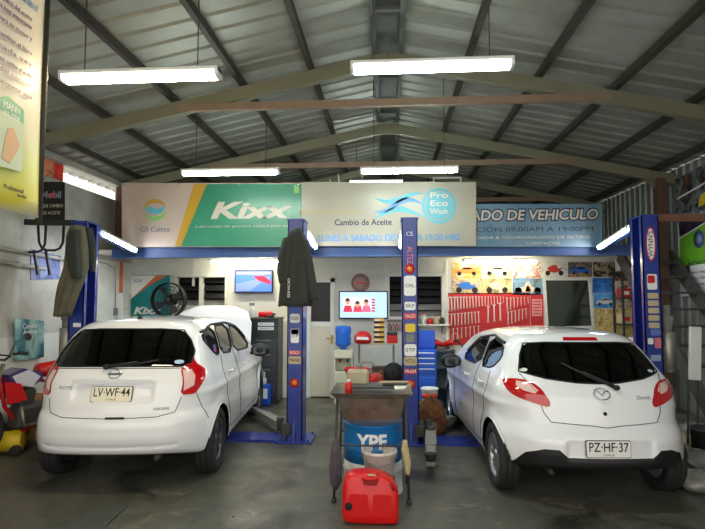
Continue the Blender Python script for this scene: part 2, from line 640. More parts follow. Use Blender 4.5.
MAZDA = dict(L=3.90, yr=0.65, yf=3.14, wr=0.305,
    wz=((.1, .2, .35, .55, .80, .95, 1.03, 1.12, 1.25, 1.38, 1.5), (.77, .80, .838, .847, .846, .825, .79, .74, .685, .615, .54)),
    wy=((-.1, 0, .12, .3, .5, .9, 2.8, 3.4, 3.9), (.87, .89, .93, .975, .995, 1.0, 1.0, .96, .87)),
    rear=((.1, .27, .36, .46, .58, .64, .70, .80, .95, 1.03, 1.20, 1.32, 1.37, 1.5), (.22, .09, .02, 0, .005, .04, .09, .12, .17, .23, .40, .53, .56, .62)),
    front=((.1, .3, .5, .7, .85, 1.0, 1.6), (3.80, 3.87, 3.90, 3.86, 3.74, 3.5, 3.5)),
    top=((-.1, .30, .5, .9, 1.4, 1.8, 2.2, 2.45, 3.05, 3.2, 3.6, 3.9), (1.41, 1.42, 1.44, 1.468, 1.475, 1.465, 1.42, 1.36, 1.02, .97, .86, .72)),
    bot=((-.1, .1, .4, .8, 3.2, 3.9), (.345, .33, .27, .2, .19, .2)),
    crown=.20, cpow=2.4, rcrown=.06, crease=(.84, -.03),
    krs=lambda z: .24 + .16 / (1 + np.exp((z - .9) / .06)),
    dents=[(-.0, .515, .36, .075, .022, .010)])
NOTE_POSE = ((-2.515, 5.13), 5.0, .985)      # centre of the rear axle on the floor, heading
MAZDA_POSE = ((1.735, 4.97), 3.0, .96)
def car_root(name, label, S, pose):
    (x, y), a, k = pose
    a = R(a)
    t = thing(name, label, 'car', (x + math.sin(a) * S['yr'] * k, y - math.cos(a) * S['yr'] * k, 0), a)
    t.scale = (k, k, k)
    return t

# ------------------------------------------------------------------ where a point of the photograph lies in the place
_F = 520.0; _a = R(4); _p = math.atan(33 / 520)
_fw = Vector((-math.sin(_a) * math.cos(_p), math.cos(_a) * math.cos(_p), math.sin(_p)))
_rt = Vector((math.cos(_a), math.sin(_a), 0)); _up = _rt.cross(_fw)
def at(px, py, x=None, y=None, z=None):
    d = _fw + _rt * ((px - 352.5) / _F) - _up * ((py - 264.5) / _F)
    t = x / d.x if x is not None else y / d.y if y is not None else (z - 1.72) / d.z
    return Vector((0, 0, 1.72)) + d * t
def rect(x0, y0, x1, y1, Y):
    """centre x, centre z, width, height of a photo rectangle standing in the plane y = Y"""
    a = at(x0, y0, y=Y); b = at(x1, y1, y=Y); c = at(x0, y1, y=Y); d = at(x1, y0, y=Y)
    zt = (a.z + d.z) / 2; zb = (b.z + c.z) / 2
    return (a.x + b.x) / 2, (zt + zb) / 2, b.x - a.x, zt - zb

# ------------------------------------------------------------------ materials of the place
def floor_material():
    m = bpy.data.materials.new('floor_concrete'); m.use_nodes = True
    nt = m.node_tree; b = nt.nodes['Principled BSDF']; L = nt.links.new
    tc = nt.nodes.new('ShaderNodeTexCoord')
    def noise(sc, det, rough=.6, dist=0.0):
        n = nt.nodes.new('ShaderNodeTexNoise'); n.inputs['Scale'].default_value = sc; n.inputs['Detail'].default_value = det
        n.inputs['Roughness'].default_value = rough; n.inputs['Distortion'].default_value = dist
        L(tc.outputs['Object'], n.inputs['Vector']); return n
    def ramp(src, p0, p1, c0=(0, 0, 0, 1), c1=(1, 1, 1, 1)):
        r = nt.nodes.new('ShaderNodeValToRGB'); r.color_ramp.elements[0].position = p0; r.color_ramp.elements[1].position = p1
        r.color_ramp.elements[0].color = c0; r.color_ramp.elements[1].color = c1; L(src, r.inputs[0]); return r.outputs[0]
    def mix(f, a, c):
        x = nt.nodes.new('ShaderNodeMix'); x.data_type = 'RGBA'; L(f, x.inputs['Factor']); L(a, x.inputs[6])
        if isinstance(c, tuple): x.inputs[7].default_value = c
        else: L(c, x.inputs[7])
        return x.outputs[2]
    base = ramp(noise(1.1, 8, .62, .6).outputs['Fac'], .33, .68, rgb(64, 65, 58), rgb(104, 102, 90))
    worn = ramp(noise(3.2, 10, .72, 1.2).outputs['Fac'], .56, .66)
    c = mix(worn, base, rgb(122, 116, 100))
    oil = ramp(noise(.8, 6, .6, 1.5).outputs['Fac'], .54, .66)
    c = mix(oil, c, rgb(46, 45, 41))
    dust = ramp(noise(16, 8, .75).outputs['Fac'], .60, .72)
    c = mix(dust, c, rgb(132, 128, 114))
    L(c, b.inputs['Base Color'])
    L(ramp(noise(2.0, 5).outputs['Fac'], .3, .7, (.26, .26, .26, 1), (.58, .58, .58, 1)), b.inputs['Roughness'])
    bp = nt.nodes.new('ShaderNodeBump'); bp.inputs['Strength'].default_value = .25; bp.inputs['Distance'].default_value = .01
    L(noise(14, 8).outputs['Fac'], bp.inputs['Height']); L(bp.outputs[0], b.inputs['Normal'])
    MATS['floor'] = m; return m

mat('wall_plaster', (222, 224, 216), .75, noise=.30, scale=2.6, dark=(160, 160, 148), bump=.15, bscale=9)
mat('wall_old', (196, 196, 184), .85, noise=.7, scale=1.9, dark=(126, 122, 106), bump=.35, bscale=7)
mat('wall_dark_sheet', (52, 52, 46), .7, noise=.4, scale=3)
mat('roof_sheet', (150, 151, 140), .45, metal=.3, noise=.5, scale=1.6, dark=(104, 102, 90))
mat('sheet_grey', (150, 154, 152), .45, metal=.35, noise=.5, scale=2.2, dark=(104, 104, 98))
mat('purlin', (66, 62, 52), .6, metal=.3, noise=.4, scale=6, dark=(34, 30, 26))
mat('rafter', (112, 110, 88), .55, noise=.4, scale=5, dark=(92, 82, 58))
mat('tie_brown', (130, 108, 88), .6, noise=.4, scale=6, dark=(92, 70, 56))
mat('post_brown', (96, 66, 52), .6, noise=.4, scale=6)
mat('lift_blue', (28, 52, 148), .35, noise=.25, scale=5, dark=(20, 28, 80), coat=.3)
mat('beam_blue', (46, 78, 128), .5, noise=.35, scale=4, dark=(30, 48, 80))
mat('arm_steel', (150, 150, 140), .5, metal=.3, noise=.5, scale=12, dark=(84, 80, 70))
mat('black_paint', (26, 26, 28), .45)
mat('frame_white', (225, 226, 220), .5, noise=.15, scale=5)
mat('red', (205, 22, 24), .35, noise=.15, scale=6, dark=(130, 10, 12))
mat('board_red', (196, 34, 38), .5, noise=.2, scale=4)
mat('orange', (226, 112, 60), .5)
mat('yellow', (232, 200, 40), .5)
mat('blue', (20, 86, 200), .35)
mat('teal', (0, 140, 140), .4)
mat('grey', (130, 130, 126), .6, noise=.3, scale=8)
mat('dark_grey', (62, 62, 60), .6, noise=.4, scale=8)
mat('cardboard', (158, 112, 70), .85, noise=.35, scale=6)
mat('wood', (140, 100, 62), .7, noise=.4, scale=10)
mat('tan', (196, 176, 140), .7)
mat('stained_steel', (150, 142, 128), .35, metal=.75, noise=.7, scale=7, dark=(84, 70, 54))
mat('tank_metal', (168, 164, 152), .4, metal=.6, noise=.4, scale=8, dark=(110, 104, 92))
mat('cloth_dark', (54, 56, 52), .95, noise=.4, scale=9, dark=(34, 36, 34), bump=.3, bscale=40)
mat('cloth_olive', (96, 92, 72), .95, noise=.4, scale=9, dark=(56, 54, 42))
mat('dark_void', (22, 23, 25), .4)
mat('tube_cool', (236, 252, 246), .4, emit=TUBE_POWER)
mat('tube_warm', (255, 236, 190), .4, emit=TUBE_POWER * .8)
mat('tube_soft', (255, 244, 214), .4, emit=TUBE_POWER * .65)
mat('tube_white', (235, 240, 255), .4, emit=TUBE_POWER * .9)

# ------------------------------------------------------------------ room shell
XL, XR, YB, YF, YE = -4.6, 4.5, 9.0, -.6, 13.0
def roof_z(x): return 4.64 - .21 * abs(x)

b = MB(); b.box(((XL + XR) / 2, (YF + YE) / 2, -.06), (XR - XL + .8, YE - YF, .12)); tag(b.build('floor', floor_material()), kind='structure')

def corrugated(b, P, length, period=.26, dep=.020, other=(0, 1), nseg=None):
    """trapezoid ribs; P(t, w, d): t metres along the wave, w 0..1 across, d offset"""
    pts = []
    t = 0.0
    while t < length:
        for (f, d) in ((0, 0), (.62, 0), (.72, 1), (.90, 1)):
            pts.append((min(t + f * period, length), d * dep))
        t += period
    pts.append((length, 0))
    vs = []; fs = []
    for (t, d) in pts:
        vs += [P(t, 0, d), P(t, 1, d)]
    for i in range(len(pts) - 1): fs.append((2 * i, 2 * i + 1, 2 * i + 3, 2 * i + 2))
    b.add(vs, fs)

for sx in (-1, 1):
    b = MB()
    xe = 4.95 if sx > 0 else 5.0
    corrugated(b, lambda t, w, d: (sx * w * xe, YF + t, roof_z(w * xe) + .05 + d), YE - YF)
    tag(b.build('ceiling', MATS['roof_sheet'], solid=.004), kind='structure')
# left wall: masonry with an open slot under the eaves
b = MB(); b.box((XL - .09, (YF + YE) / 2, 1.68), (.18, YE - YF, 3.36)); b.box((XL - .09, (YF + 4.9) / 2, 3.54), (.18, 4.9 - YF, .36)); b.box((XL - .09, (8.7 + YE) / 2, 3.54), (.18, YE - 8.7, .36)); b.box((XL - .09, 6.8, 3.67), (.18, 3.8, .09)); tag(b.build('wall_left', MATS['wall_old']), kind='structure')
b = MB(); b.box((XL + .004, 8.15, 1.16), (.02, 1.66, 2.33)); tag(b.build('wall_left', MATS['wall_plaster']), kind='structure')
b = MB(); b.box((XL - .02, 6.3, .62), (.05, 5.2, 1.24)); tag(b.build('baseboard_left', MATS['wall_plaster']), kind='structure')
b = MB(); corrugated(b, lambda t, w, d: (XR + d, YF + t, w * 3.735), YE - YF, period=.2, dep=.03)
tag(b.build('wall_right', MATS['sheet_grey'], solid=.004), kind='structure')
b = MB(); b.box(((XL + XR) / 2, YE + .05, 2.4), (XR - XL + .6, .1, 4.8)); tag(b.build('wall_far', MATS['wall_dark_sheet']), kind='structure')
# back wall of the low room, with openings for the door and the windows
door = rect(308, 277, 331, 398, YB); dx0, dx1 = door[0] - .23, door[0] + .27
W1 = rect(177, 276, 227, 307, YB); W2 = rect(388, 275, 443, 318, YB)
DZ = 2.06
def wall_with_holes(name, x0, x1, z1, y, th, holes, m):
    b = MB(); xs = sorted({x0, x1} | {h[0] for h in holes} | {h[1] for h in holes}); 
    for i in range(len(xs) - 1):
        a, c = xs[i], xs[i + 1]; mid = (a + c) / 2
        hs = sorted([(h[2], h[3]) for h in holes if h[0] < mid < h[1]]); z = 0
        for (h0, h1) in hs + [(z1, z1)]:
            if h0 > z: b.box((mid, y + th / 2, (z + h0) / 2), (c - a, th, h0 - z))
            z = h1
    return tag(b.build(name, m), kind='structure')
w1 = (W1[0] - W1[2] / 2, W1[0] + W1[2] / 2, W1[1] - W1[3] / 2, W1[1] + W1[3] / 2)
w2 = (W2[0] - W2[2] / 2, W2[0] + W2[2] / 2, W2[1] - W2[3] / 2, W2[1] + W2[3] / 2)
wall_with_holes('wall_back', XL, XR, 2.40, YB, .12, [(dx0, dx1, 0, DZ), w1, w2], MATS['wall_plaster'])
b = MB(); b.box(((XL + 3.54) / 2, (7.78 + YE) / 2, 2.43), (3.54 - XL, YE - 7.78, .06)); b.box(((3.54 + XR) / 2, (9.1 + YE) / 2, 2.43), (XR - 3.54, YE - 9.1, .06)); tag(b.build('ceiling_low', MATS['wall_plaster']), kind='structure')
b = MB(); b.box(((XL + XR) / 2, 10.3, 1.2), (XR - XL, .06, 2.38)); tag(b.build('wall_store', MATS['wall_dark_sheet']), kind='structure')
for i, x in enumerate((-3.45, -1.95, -.05, .98)):
    b = MB(); b.box((x, YB - .012, 2.15 if i == 0 else 1.2), (.05, .024, .46 if i == 0 else 2.3), bev=.004); tag(b.build(f'trim_{i + 1}', MATS['frame_white']), kind='structure')

def louvre_window(name, w, nb, light):
    cx, cz, ww, hh = (w[0] + w[1]) / 2, (w[2] + w[3]) / 2, w[1] - w[0], w[3] - w[2]
    f = MB()
    for (a, c, d) in (((cx, YB, w[3]), ww + .06, .05), ((cx, YB, w[2]), ww + .06, .05)): f.box(a, (c, .14, d), bev=.005)
    for x in (w[0], cx, w[1]): f.box((x, YB, cz), (.05 if x != cx else .06, .14, hh), bev=.005)
    root = tag(f.build(name, MATS['frame_white']), kind='structure')
    for sx in (-1, 1):
        for i in range(nb):
            z = w[2] + hh * (i + .5) / nb
            s = MB(); s.box((cx + sx * ww / 4, YB + .04, z), (ww / 2 - .06, .012, hh / nb * .92), rot=(R(-28), 0, 0), bev=.002)
            s.build('louvre', MATS['dark_void'] if i >= light else MATS['grey'], root)
    return root
louvre_window('window_1', w1, 4, 1)
louvre_window('window_2', w2, 6, 2)
# door: white lower panel, dark pane above
dr = MB(); dw = dx1 - dx0; dc = (dx0 + dx1) / 2
for x in (dx0 + .04, dx1 - .04): dr.box((x, YB + .03, DZ / 2), (.08, .09, DZ), bev=.006)
dr.box((dc, YB + .03, DZ - .04), (dw, .09, .08), bev=.006)
droot = tag(dr.build('door_1', MATS['frame_white']), kind='structure')
b = MB(); b.box((dc, YB + .03, .02 + .60), (dw - .16, .045, 1.20), bev=.004)
for i in range(5): b.box((dx0 + .12 + i * (dw - .24) / 4, YB + .004, .6), (.012, .012, 1.1))
b.build('door_panel', mat('door_cream', (214, 208, 192), .55), droot)
b = MB(); b.box((dc, YB + .03, 1.26), (dw - .16, .05, .08), bev=.005); b.build('door_rail', MATS['frame_white'], droot)
b = MB(); b.box((dc, YB + .05, 1.64), (dw - .16, .012, .70)); b.build('door_pane', MATS['dark_void'], droot)
b = MB(); b.bar((dx1 - .05, YB - .05, 1.02), (dx1 - .15, YB - .05, 1.02), .02); b.box((dx1 - .05, YB - .02, 1.0), (.035, .02, .16), bev=.005); b.build('door_handle', mat('brass', (190, 150, 80), .3, metal=.8), droot)
b = MB(); b.box((dx0 - .27, YB - .015, 1.08), (.46, .03, 2.16), bev=.006); tag(b.build('wall_panel', mat('panel_cream', (232, 226, 208), .6)), kind='structure')

# blue edge beam of the mezzanine
def ibeam(bm_, a, c, h, w, t=.012):
    a, c = Vector(a), Vector(c)
    bm_.bar(a + Vector((0, 0, h / 2)), c + Vector((0, 0, h / 2)), w, t); bm_.bar(a - Vector((0, 0, h / 2)), c - Vector((0, 0, h / 2)), w, t); bm_.bar(a, c, t, h)
b = MB(); ibeam(b, (-4.25, 7.70, 2.40), (3.75, 7.70, 2.40), .14, .10)
tag(b.build('steel_beam', MATS['beam_blue']), 'long blue steel beam running along the front edge of the mezzanine', 'beam')
for (x, y) in ((-4.2, 7.72), (3.72, 7.72)):
    pass

# ------------------------------------------------------------------ roof steel
ords = {.9: 'first', 1.72: 'second', 2.55: 'third', 3.4: 'fourth', 4.2: 'fifth'}
for sx in (-1, 1):
    for x, o_ in ords.items():
        b = MB(); z = roof_z(x) - .01
        b.box((sx * x, (YF + YE) / 2, z), (.038, YE - YF, .08)); b.box((sx * x + sx * .01, (YF + YE) / 2, z - .04), (.058, YE - YF, .008))
        tag(b.build('roof_purlin', MATS['purlin']), f'dark steel roof purlin, {o_} down the {"left" if sx < 0 else "right"} slope from the ridge', 'purlin', 'roof purlins')
b = MB()
for sx in (-1, 1): b.box((sx * .15, (YF + YE) / 2, roof_z(.15) - .01), (.05, YE - YF, .09))
b.box((0, (YF + YE) / 2, roof_z(0) + .02), (.34, YE - YF, .012))
for i in range(10): b.box((0, YF + .8 + i * 1.6, roof_z(.15) - .03), (.28, .05, .04))
tag(b.build('ridge_purlin', mat('ridge_grey', (84, 86, 80), .6, noise=.3, scale=5)), 'paired dark steel purlin running under the ridge of the roof', 'purlin')

def truss(y, tie_z, label, posts=(-1, 1)):
    t = thing('roof_truss', label, 'truss', (0, y, 0), group=None)
    for sx in (-1, 1):
        b = MB(); b.bar((0, 0, roof_z(0) - .17), (sx * 4.42, 0, roof_z(4.42) - .17), .09, .15); b.build('rafter', MATS['rafter'], t)
        if sx in posts:
            xp = 4.20 if sx > 0 else -4.44; z0 = 2.46 if (sx < 0 and y > 8) else 0
            b = MB(); b.box((xp, 0, (z0 + 3.56) / 2), (.13, .13, 3.56 - z0)); b.box((xp, 0, z0 + .01), (.20, .24, .02)); b.build('post', MATS['post_brown'], t)
            g = MB(); g.prism([(sx * 4.28, 3.52), (sx * 3.9, 3.60), (sx * 4.28, 3.30)], -.008, .008, 'XZ'); g.build('gusset', MATS['rafter'], t)
    xt = (roof_z(0) - .17 - tie_z) / .21
    b = MB(); b.bar((-xt, -.025, tie_z), (xt, -.025, tie_z), .06, .085); b.build('tie_bar', MATS['tie_brown'], t)
    g = MB(); g.prism([(-.25, roof_z(0) - .30), (.25, roof_z(0) - .30), (.18, roof_z(0) - .14), (-.18, roof_z(0) - .14)], -.055, -.047, 'XZ'); g.build('apex_plate', MATS['rafter'], t)
    return t
truss(5.88, 3.95, 'olive painted steel truss spanning the roof above the car lifts', posts=(1,))
truss(8.30, 3.86, 'olive painted steel truss spanning the roof above the banners')
truss(10.9, 3.75, 'dark steel truss far back over the mezzanine', posts=())
truss(3.3, 3.95, 'steel truss overhead at the entrance of the workshop', posts=())

# ------------------------------------------------------------------ lights
def tube_light(label, c, length, m, chains=0, rz=0.0, tilt=0.0, w=.10, name='ceiling_light', group='suspended tube lights'):
    t = thing(name, label, 'light', c, group=group, rot=(0, tilt, rz))
    b = MB(); b.prism(roundrect(w, .035, .012, 3, 0, .025), -length / 2, length / 2, 'YZ'); b.build('housing', MATS['frame_white'], t)
    b = MB(); b.prism(roundrect(w * .9, .05, .024, 5, 0, -.012), -length / 2 + .02, length / 2 - .02, 'YZ', smooth=False); b.build('diffuser', m, t)
    for sx in (-1, 1):
        b = MB(); b.prism(roundrect(w, .075, .03, 4, 0, 0), sx * (length / 2 - .012) - .012, sx * (length / 2 - .012) + .012, 'YZ'); b.build('end_cap', MATS['frame_white'], t)
        if chains:
            b = MB(); b.tube([(sx * length * .36, 0, .04), (sx * length * .36, 0, chains)], .005, 5); b.build('chain', MATS['dark_grey'], t)
    return t
def px_light(label, x0, x1, py, length, m, **k):
    xm = (x0 + x1) / 2
    # distance at which a lamp of this length spans that width
    lo, hi = 2.0, 14.0
    for _ in range(40):
        y = (lo + hi) / 2
        if at(x1, py, y=y).x - at(x0, py, y=y).x < length: lo = y
        else: hi = y
    c = at(xm, py, y=y)
    return tube_light(label, c, length, m, chains=roof_z(c.x) - c.z - .02, **k)
px_light('warm white tube light hanging nearest the left wall', 62, 219, 76, 1.24, MATS['tube_warm'], w=.12)
px_light('large cool white tube light hanging under the middle of the roof', 350, 512, 66, 1.24, MATS['tube_cool'], w=.12)
px_light('cool white tube light hanging just above the green banner', 182, 279, 172, 1.24, MATS['tube_cool'])
px_light('cool white tube light hanging above the oil change banner', 360, 458, 170, 1.24, MATS['tube_cool'])
px_light('farthest small tube light, just over the oil change banner', 349, 403, 182, 1.0, MATS['tube_cool'])
tube_light('warm tube light under the mezzanine above the sports television', at(245, 261, y=8.62), 1.2, MATS['tube_soft'], w=.07, name='wall_light', group='tube lights under the mezzanine')
tube_light('warm tube light under the mezzanine above the car pictures', at(500, 261, y=8.62), 1.2, MATS['tube_soft'], w=.07, name='wall_light', group='tube lights under the mezzanine')

# ------------------------------------------------------------------ two post lifts
def sticker(parent, x, z, w, h, m, y, name='sticker', txt=None, tm=None, vert=False, side=None):
    b = MB(); b.prism(roundrect(w, h, min(w, h) * .2), 0, .003, 'XZ'); o = b.build(name, m, parent, (x, y - .003, z))
    if txt:
        text(txt, tm or MATS['ink_black'], o, (0, -.0015, 0), (R(90), 0, 0) if not vert else (R(90), R(-90), 0), size=.06, width=(h if vert else w) * .82, ext=.0006)
    return o

def lift_post(lift, x, y, s, H=2.68):
    """s = +1: the open channel faces +X. Built as base, C-shaped post, carriage"""
    b = MB(); b.box((x, y, .012), (.42, .44, .024), bev=.003)
    for dy in (-.18, .18):
        for dx in (-.17, .17): b.cyl((x + dx, y + dy, .02), .014, .03, n=8)
    b.build('base_plate', MATS['lift_blue'], lift)
    c = MB(); w, d, t = .19, .30, .012
    c.box((x - s * (w / 2 - t / 2), y, H / 2), (t, d, H)); c.box((x, y - d / 2 + t / 2, H / 2), (w, t, H)); c.box((x, y + d / 2 - t / 2, H / 2), (w, t, H))
    c.box((x + s * (w / 2 - t / 2), y - d / 2 + .03, H / 2), (t, .06, H)); c.box((x + s * (w / 2 - t / 2), y + d / 2 - .03, H / 2), (t, .06, H))
    c.box((x, y, H - .01), (w + .02, d + .02, .02))
    for q in (-1, 1): c.prism([(y + q * .15, .02), (y + q * .21, .02), (y + q * .15, .26)], x - .006, x + .006, 'YZ')
    post = c.build('post', MATS['lift_blue'], lift)
    k = MB(); k.box((x + s * .01, y, .42), (.15, .22, .62), bev=.008); k.box((x + s * .10, y, .16), (.12, .36, .14), bev=.01); k.build('carriage', MATS['dark_grey'], lift)
    b = MB(); b.tube([(x, y - .05, .6), (x, y - .05, H - .05)], .008, 6); b.tube([(x, y + .05, .6), (x, y + .05, H - .05)], .012, 6); b.build('chain', MATS['dark_grey'], post)
    return post

def lift_arm(lift, a, c, ext=.55):
    a, c = Vector(a), Vector(c); m_ = a.lerp(c, ext)
    b = MB(); b.bar(a, m_, .12, .09); b.bar(a.lerp(c, .4), c, .09, .065); o = b.build('arm', MATS['arm_steel'], lift)
    p = MB(); p.cyl((c.x, c.y, c.z + .02), .05, .05, n=16); p.cyl((c.x, c.y, c.z + .07), .06, .02, n=16); p.build('pad', MATS['rubber'], o)
    p = MB(); p.cyl((a.x, a.y, a.z - .08), .045, .16, n=14); p.build('arm_pivot', MATS['dark_grey'], o)

def power_unit(lift, x, y, z, s):
    b = MB(); b.cyl((x, y, z - .24), .085, .44, n=24); b.cyl((x, y, z - .26), .075, .03, n=24); o = b.build('power_unit_tank', MATS['tank_metal'], lift)
    b = MB(); b.cyl((x, y, z + .20), .06, .10, n=18); b.box((x, y, z + .34), (.11, .12, .10), bev=.01); b.cyl((x, y, z + .39), .045, .12, n=18); b.tube([(x, y, z + .3), (x - s * .06, y - .08, z + .30), (x - s * .07, y - .08, z + .05)], .007, 6); b.build('pump', MATS['grey'], o)
    b = MB(); b.bar((x, y, z + .22), (x - s * .13, y, z + .22), .05, .08); b.build('bracket', MATS['black_paint'], o)

white_st, red_st = MATS['white'], MATS['red']
def stick_set(post, x, y, zs, rnd):
    for (z, w, h, m, t) in zs:
        if m == 'round':
            b = MB(); b.lathe([(.001, 0), (w / 2, 0), (w / 2, .003), (.001, .003)], axis='Y', n=24); o = b.build('sticker', MATS['red'] if t != 'w' else MATS['white'], post, (x, y - .0035, z))
            b = MB(); b.lathe([(.001, 0), (w / 3.2, 0), (w / 3.2, .001), (.001, .001)], axis='Y', n=24); b.build('sticker_centre', mat('sticker_orange', (230, 130, 60)), o, (0, -.0015, 0))
        else:
            sticker(post, x, z, w, h, MATS[m], y, txt=t, tm=MATS['ink_black'] if m in ('white', 'yellow', 'tan') else MATS['white'])

def build_lift(label, xs, y, arms, plate_y):
    t = thing('car_lift', label, 'car lift', ((xs[0] + xs[1]) / 2, y, 0))
    ox = (xs[0] + xs[1]) / 2
    L = xs[0] - ox; Rr = xs[1] - ox
    pl = lift_post(t, L, 0, 1); pr = lift_post(t, Rr, 0, -1)
    b = MB(); b.prism([(L + .20, .0), (Rr - .20, .0), (Rr - .23, .032), (L + .23, .032)], -.17, .17, 'XZ'); b.build('floor_cover', MATS['lift_blue'], t)
    for a, c in arms: lift_arm(t, a, c)
    return t, pl, pr, L, Rr
LX = (-3.88, -1.13)
lift, pl, pr, Lq, Rq = build_lift('blue two post car lift around the car with the raised bonnet', LX, 6.38,
    [((-1.355 + .13 + 1.355 - .14 - .07, -.16, .14), (1.355 - .95, .25, .12)), ((1.14, .16, .14), (.52, 1.15, .12)), ((-1.14, -.16, .14), (-.75, -.9, .10)), ((-1.14, .16, .14), (-.7, 1.1, .12))], 0)
fy = -.151
stick_set(pr, Rq, fy, [(1.72, .09, .13, 'yellow', None), (1.58, .10, .09, 'blue', None), (1.47, .12, .11, 'white', 'NGK'), (1.26, .10, .17, 'white', 'STP'), (1.31, .09, .06, 'red', None), (1.06, .14, .05, 'red', 'BOSCH'), (.97, .15, .09, 'tan', 'MANN'), (.70, .11, .11, 'round', 'r')], RND)
sticker(pl, Lq + .02, 1.38, .10, .05, MATS['white'], fy)
power_unit(t_ := lift, Lq - .19, -.02, 1.14, -1)
lift2, pl2, pr2, L2, R2 = build_lift('blue two post car lift around the car with the black lower bumper', (.25, 3.03), 6.38,
    [((-1.16, -.16, .14), (-1.24, -1.15, .11)), ((-1.16, .16, .14), (-.6, 1.0, .12)), ((1.16, -.16, .14), (.65, -.75, .10)), ((1.16, .16, .14), (.6, 1.0, .12))], 0)
stick_set(pl2, L2, fy, [(2.06, .12, .14, 'round', 'r'), (1.86, .14, .24, 'white', 'OIL'), (1.62, .13, .10, 'white', 'SKF'), (1.50, .15, .07, 'red', 'VALEO'), (1.36, .12, .10, 'yellow', None), (1.24, .10, .10, 'grey', None), (1.10, .14, .14, 'white', 'STP'), (.97, .15, .10, 'tan', 'MOTUL'), (.85, .15, .06, 'red', 'FRAM'), (.70, .11, .11, 'round', 'r')], RND)
text('CE', MATS['white'], pl2, (L2, fy - .001, 2.48), size=.07)
text('ALTEZA', mat('sticker_salmon', (235, 120, 110)), pl2, (L2, fy - .001, 2.20), (R(90), R(90), 0), size=.10, width=.26)
# outer right post: oval badge and a row of instruction labels
o = MB(); o.prism([(.055 * math.cos(R(a)), .20 * math.sin(R(a))) for a in range(0, 360, 12)], 0, .003, 'XZ'); oo = o.build('oval_sticker', MATS['red'], pr2, (R2, fy - .0035, 2.34))
o = MB(); o.prism([(.042 * math.cos(R(a)), .18 * math.sin(R(a))) for a in range(0, 360, 12)], 0, .001, 'XZ'); o.build('oval_centre', MATS['white'], oo, (0, -.0015, 0))
text("WYNN'S", MATS['ink_black'], oo, (0, -.003, 0), (R(90), R(-90), 0), size=.08, width=.30)
sticker(pr2, R2, 1.90, .11, .18, MATS['white'], fy); sticker(pr2, R2 - .01, 1.93, .08, .09, MATS['red'], fy - .003)
for i in range(5): sticker(pr2, R2 + .005, 1.74 - .085 * i, .12, .065, MATS['tan'], fy)
sticker(pr2, R2 - .04, 1.22, .06, .07, MATS['white'], fy); sticker(pr2, R2 + .04, 1.20, .07, .12, mat('sticker_rose', (220, 120, 130)), fy); sticker(pr2, R2 + .02, 1.32, .11, .07, mat('sticker_sky', (90, 120, 200)), fy); sticker(pr2, R2 + .01, 1.03, .11, .07, mat('sticker_greyblue', (150, 165, 200)), fy)
power_unit(lift2, R2 + .21, -.02, 1.12, 1)

# beams from the post tops to the mezzanine edge, each with a tube light under it
for (x, label, light) in ((-3.86, 'blue beam from the leftmost lift post back to the mezzanine', 'tube light under the blue beam behind the leftmost lift post'),
                          (-1.13, 'blue beam from the lift post with the dark jacket to the mezzanine', 'small tube light beside the top of the lift post with the dark jacket'),
                          (.25, 'blue beam from the lift post behind the drain trolley to the mezzanine', 'small tube light beside the top of the sticker covered lift post'),
                          (3.03, 'blue beam from the rightmost lift post back to the mezzanine', 'tube light under the blue beam behind the rightmost lift post')):
    y0 = 6.38 + .17
    outer = abs(x) > 2
    b = MB(); b.bar((x, y0, 2.62), (x, 7.64, 2.40), .09, .07)
    tag(b.build('mezzanine_beam', MATS['beam_blue']), label, 'beam', 'beams tying the lift posts to the mezzanine')
    sx = 1 if x < 0 else -1
    lx = x + sx * .085
    t = tube_light(light, (lx, 7.05, 2.50), .95 if outer else .7, MATS['tube_white'], rz=R(90), tilt=math.atan(.2 / 1.3), w=.045, name='beam_light', group='tube lights on the lift beams')

# ------------------------------------------------------------------ the two cars
def mirror(poly): return [(-u, v) for u, v in poly]
def sym(half): return half + [(-u, v) for u, v in reversed(half)]
XV, YV, ZV = (1, 0, 0), (0, 1, 0), (0, 0, 1)
D = 0.70710678

def flat_part(name, poly, m, parent, T, thick=0.004, smooth=False):
    b = MB(); b.prism(poly, 0, thick, 'XY', T); return b.build(name, m, parent)

def surf_frame(k, x, z, side='rear', off=0.004):
    """matrix of a small upright frame lying on the rear skin at x, z (its Z points away from the car)"""
    h, n, i, d = k.bvh.ray_cast(Vector((x, -3, z)), Vector((0, 1, 0)))
    n = n.normalized(); xx = Vector((0, 0, 1)).cross(n).normalized(); yy = n.cross(xx)
    M = Matrix((xx, yy, n)).transposed().to_4x4(); M.translation = h + n * off
    return M

def gap_lines(k, root, lines, r=0.0035, name='panel_gap', m='gap_black'):
    for (pts, U, V, N, cyc) in lines:
        q = k.project(pts, U, V, N, off=0.0006, cyc=cyc)
        if len(q) > 2:
            b = MB(); b.tube(q, r, 5, cyc=cyc); b.build(name, MATS[m], root)

def add_plate(root, k, s, x, z, w=0.36, h=0.13, m='plate_white'):
    M = surf_frame(k, x, z, off=0.012)
    b = MB(); b.prism(roundrect(w, h, 0.012), 0, 0.006, 'XY'); p = b.build('license_plate', MATS[m], root)
    p.matrix_local = M
    f = MB(); f.prism(roundrect(w + .012, h + .012, 0.014), -.004, -.0005, 'XY'); f.build('plate_frame', MATS['gap_black'], p)
    text(s, MATS['ink_black'], p, (0, 0.012, 0.0065), (0, 0, 0), size=0.105, width=w * .9, bold=.001, ext=.0006)
    text('CHILE', MATS['ink_black'], p, (0, -0.048, 0.0065), (0, 0, 0), size=0.022, width=w * .25, ext=.0006)
    for sx in (-1, 1):
        b = MB(); b.cyl((sx * w * .30, h * .40, .006), .006, .003, n=8); b.build('screw', MATS['chrome'], p)
    return p

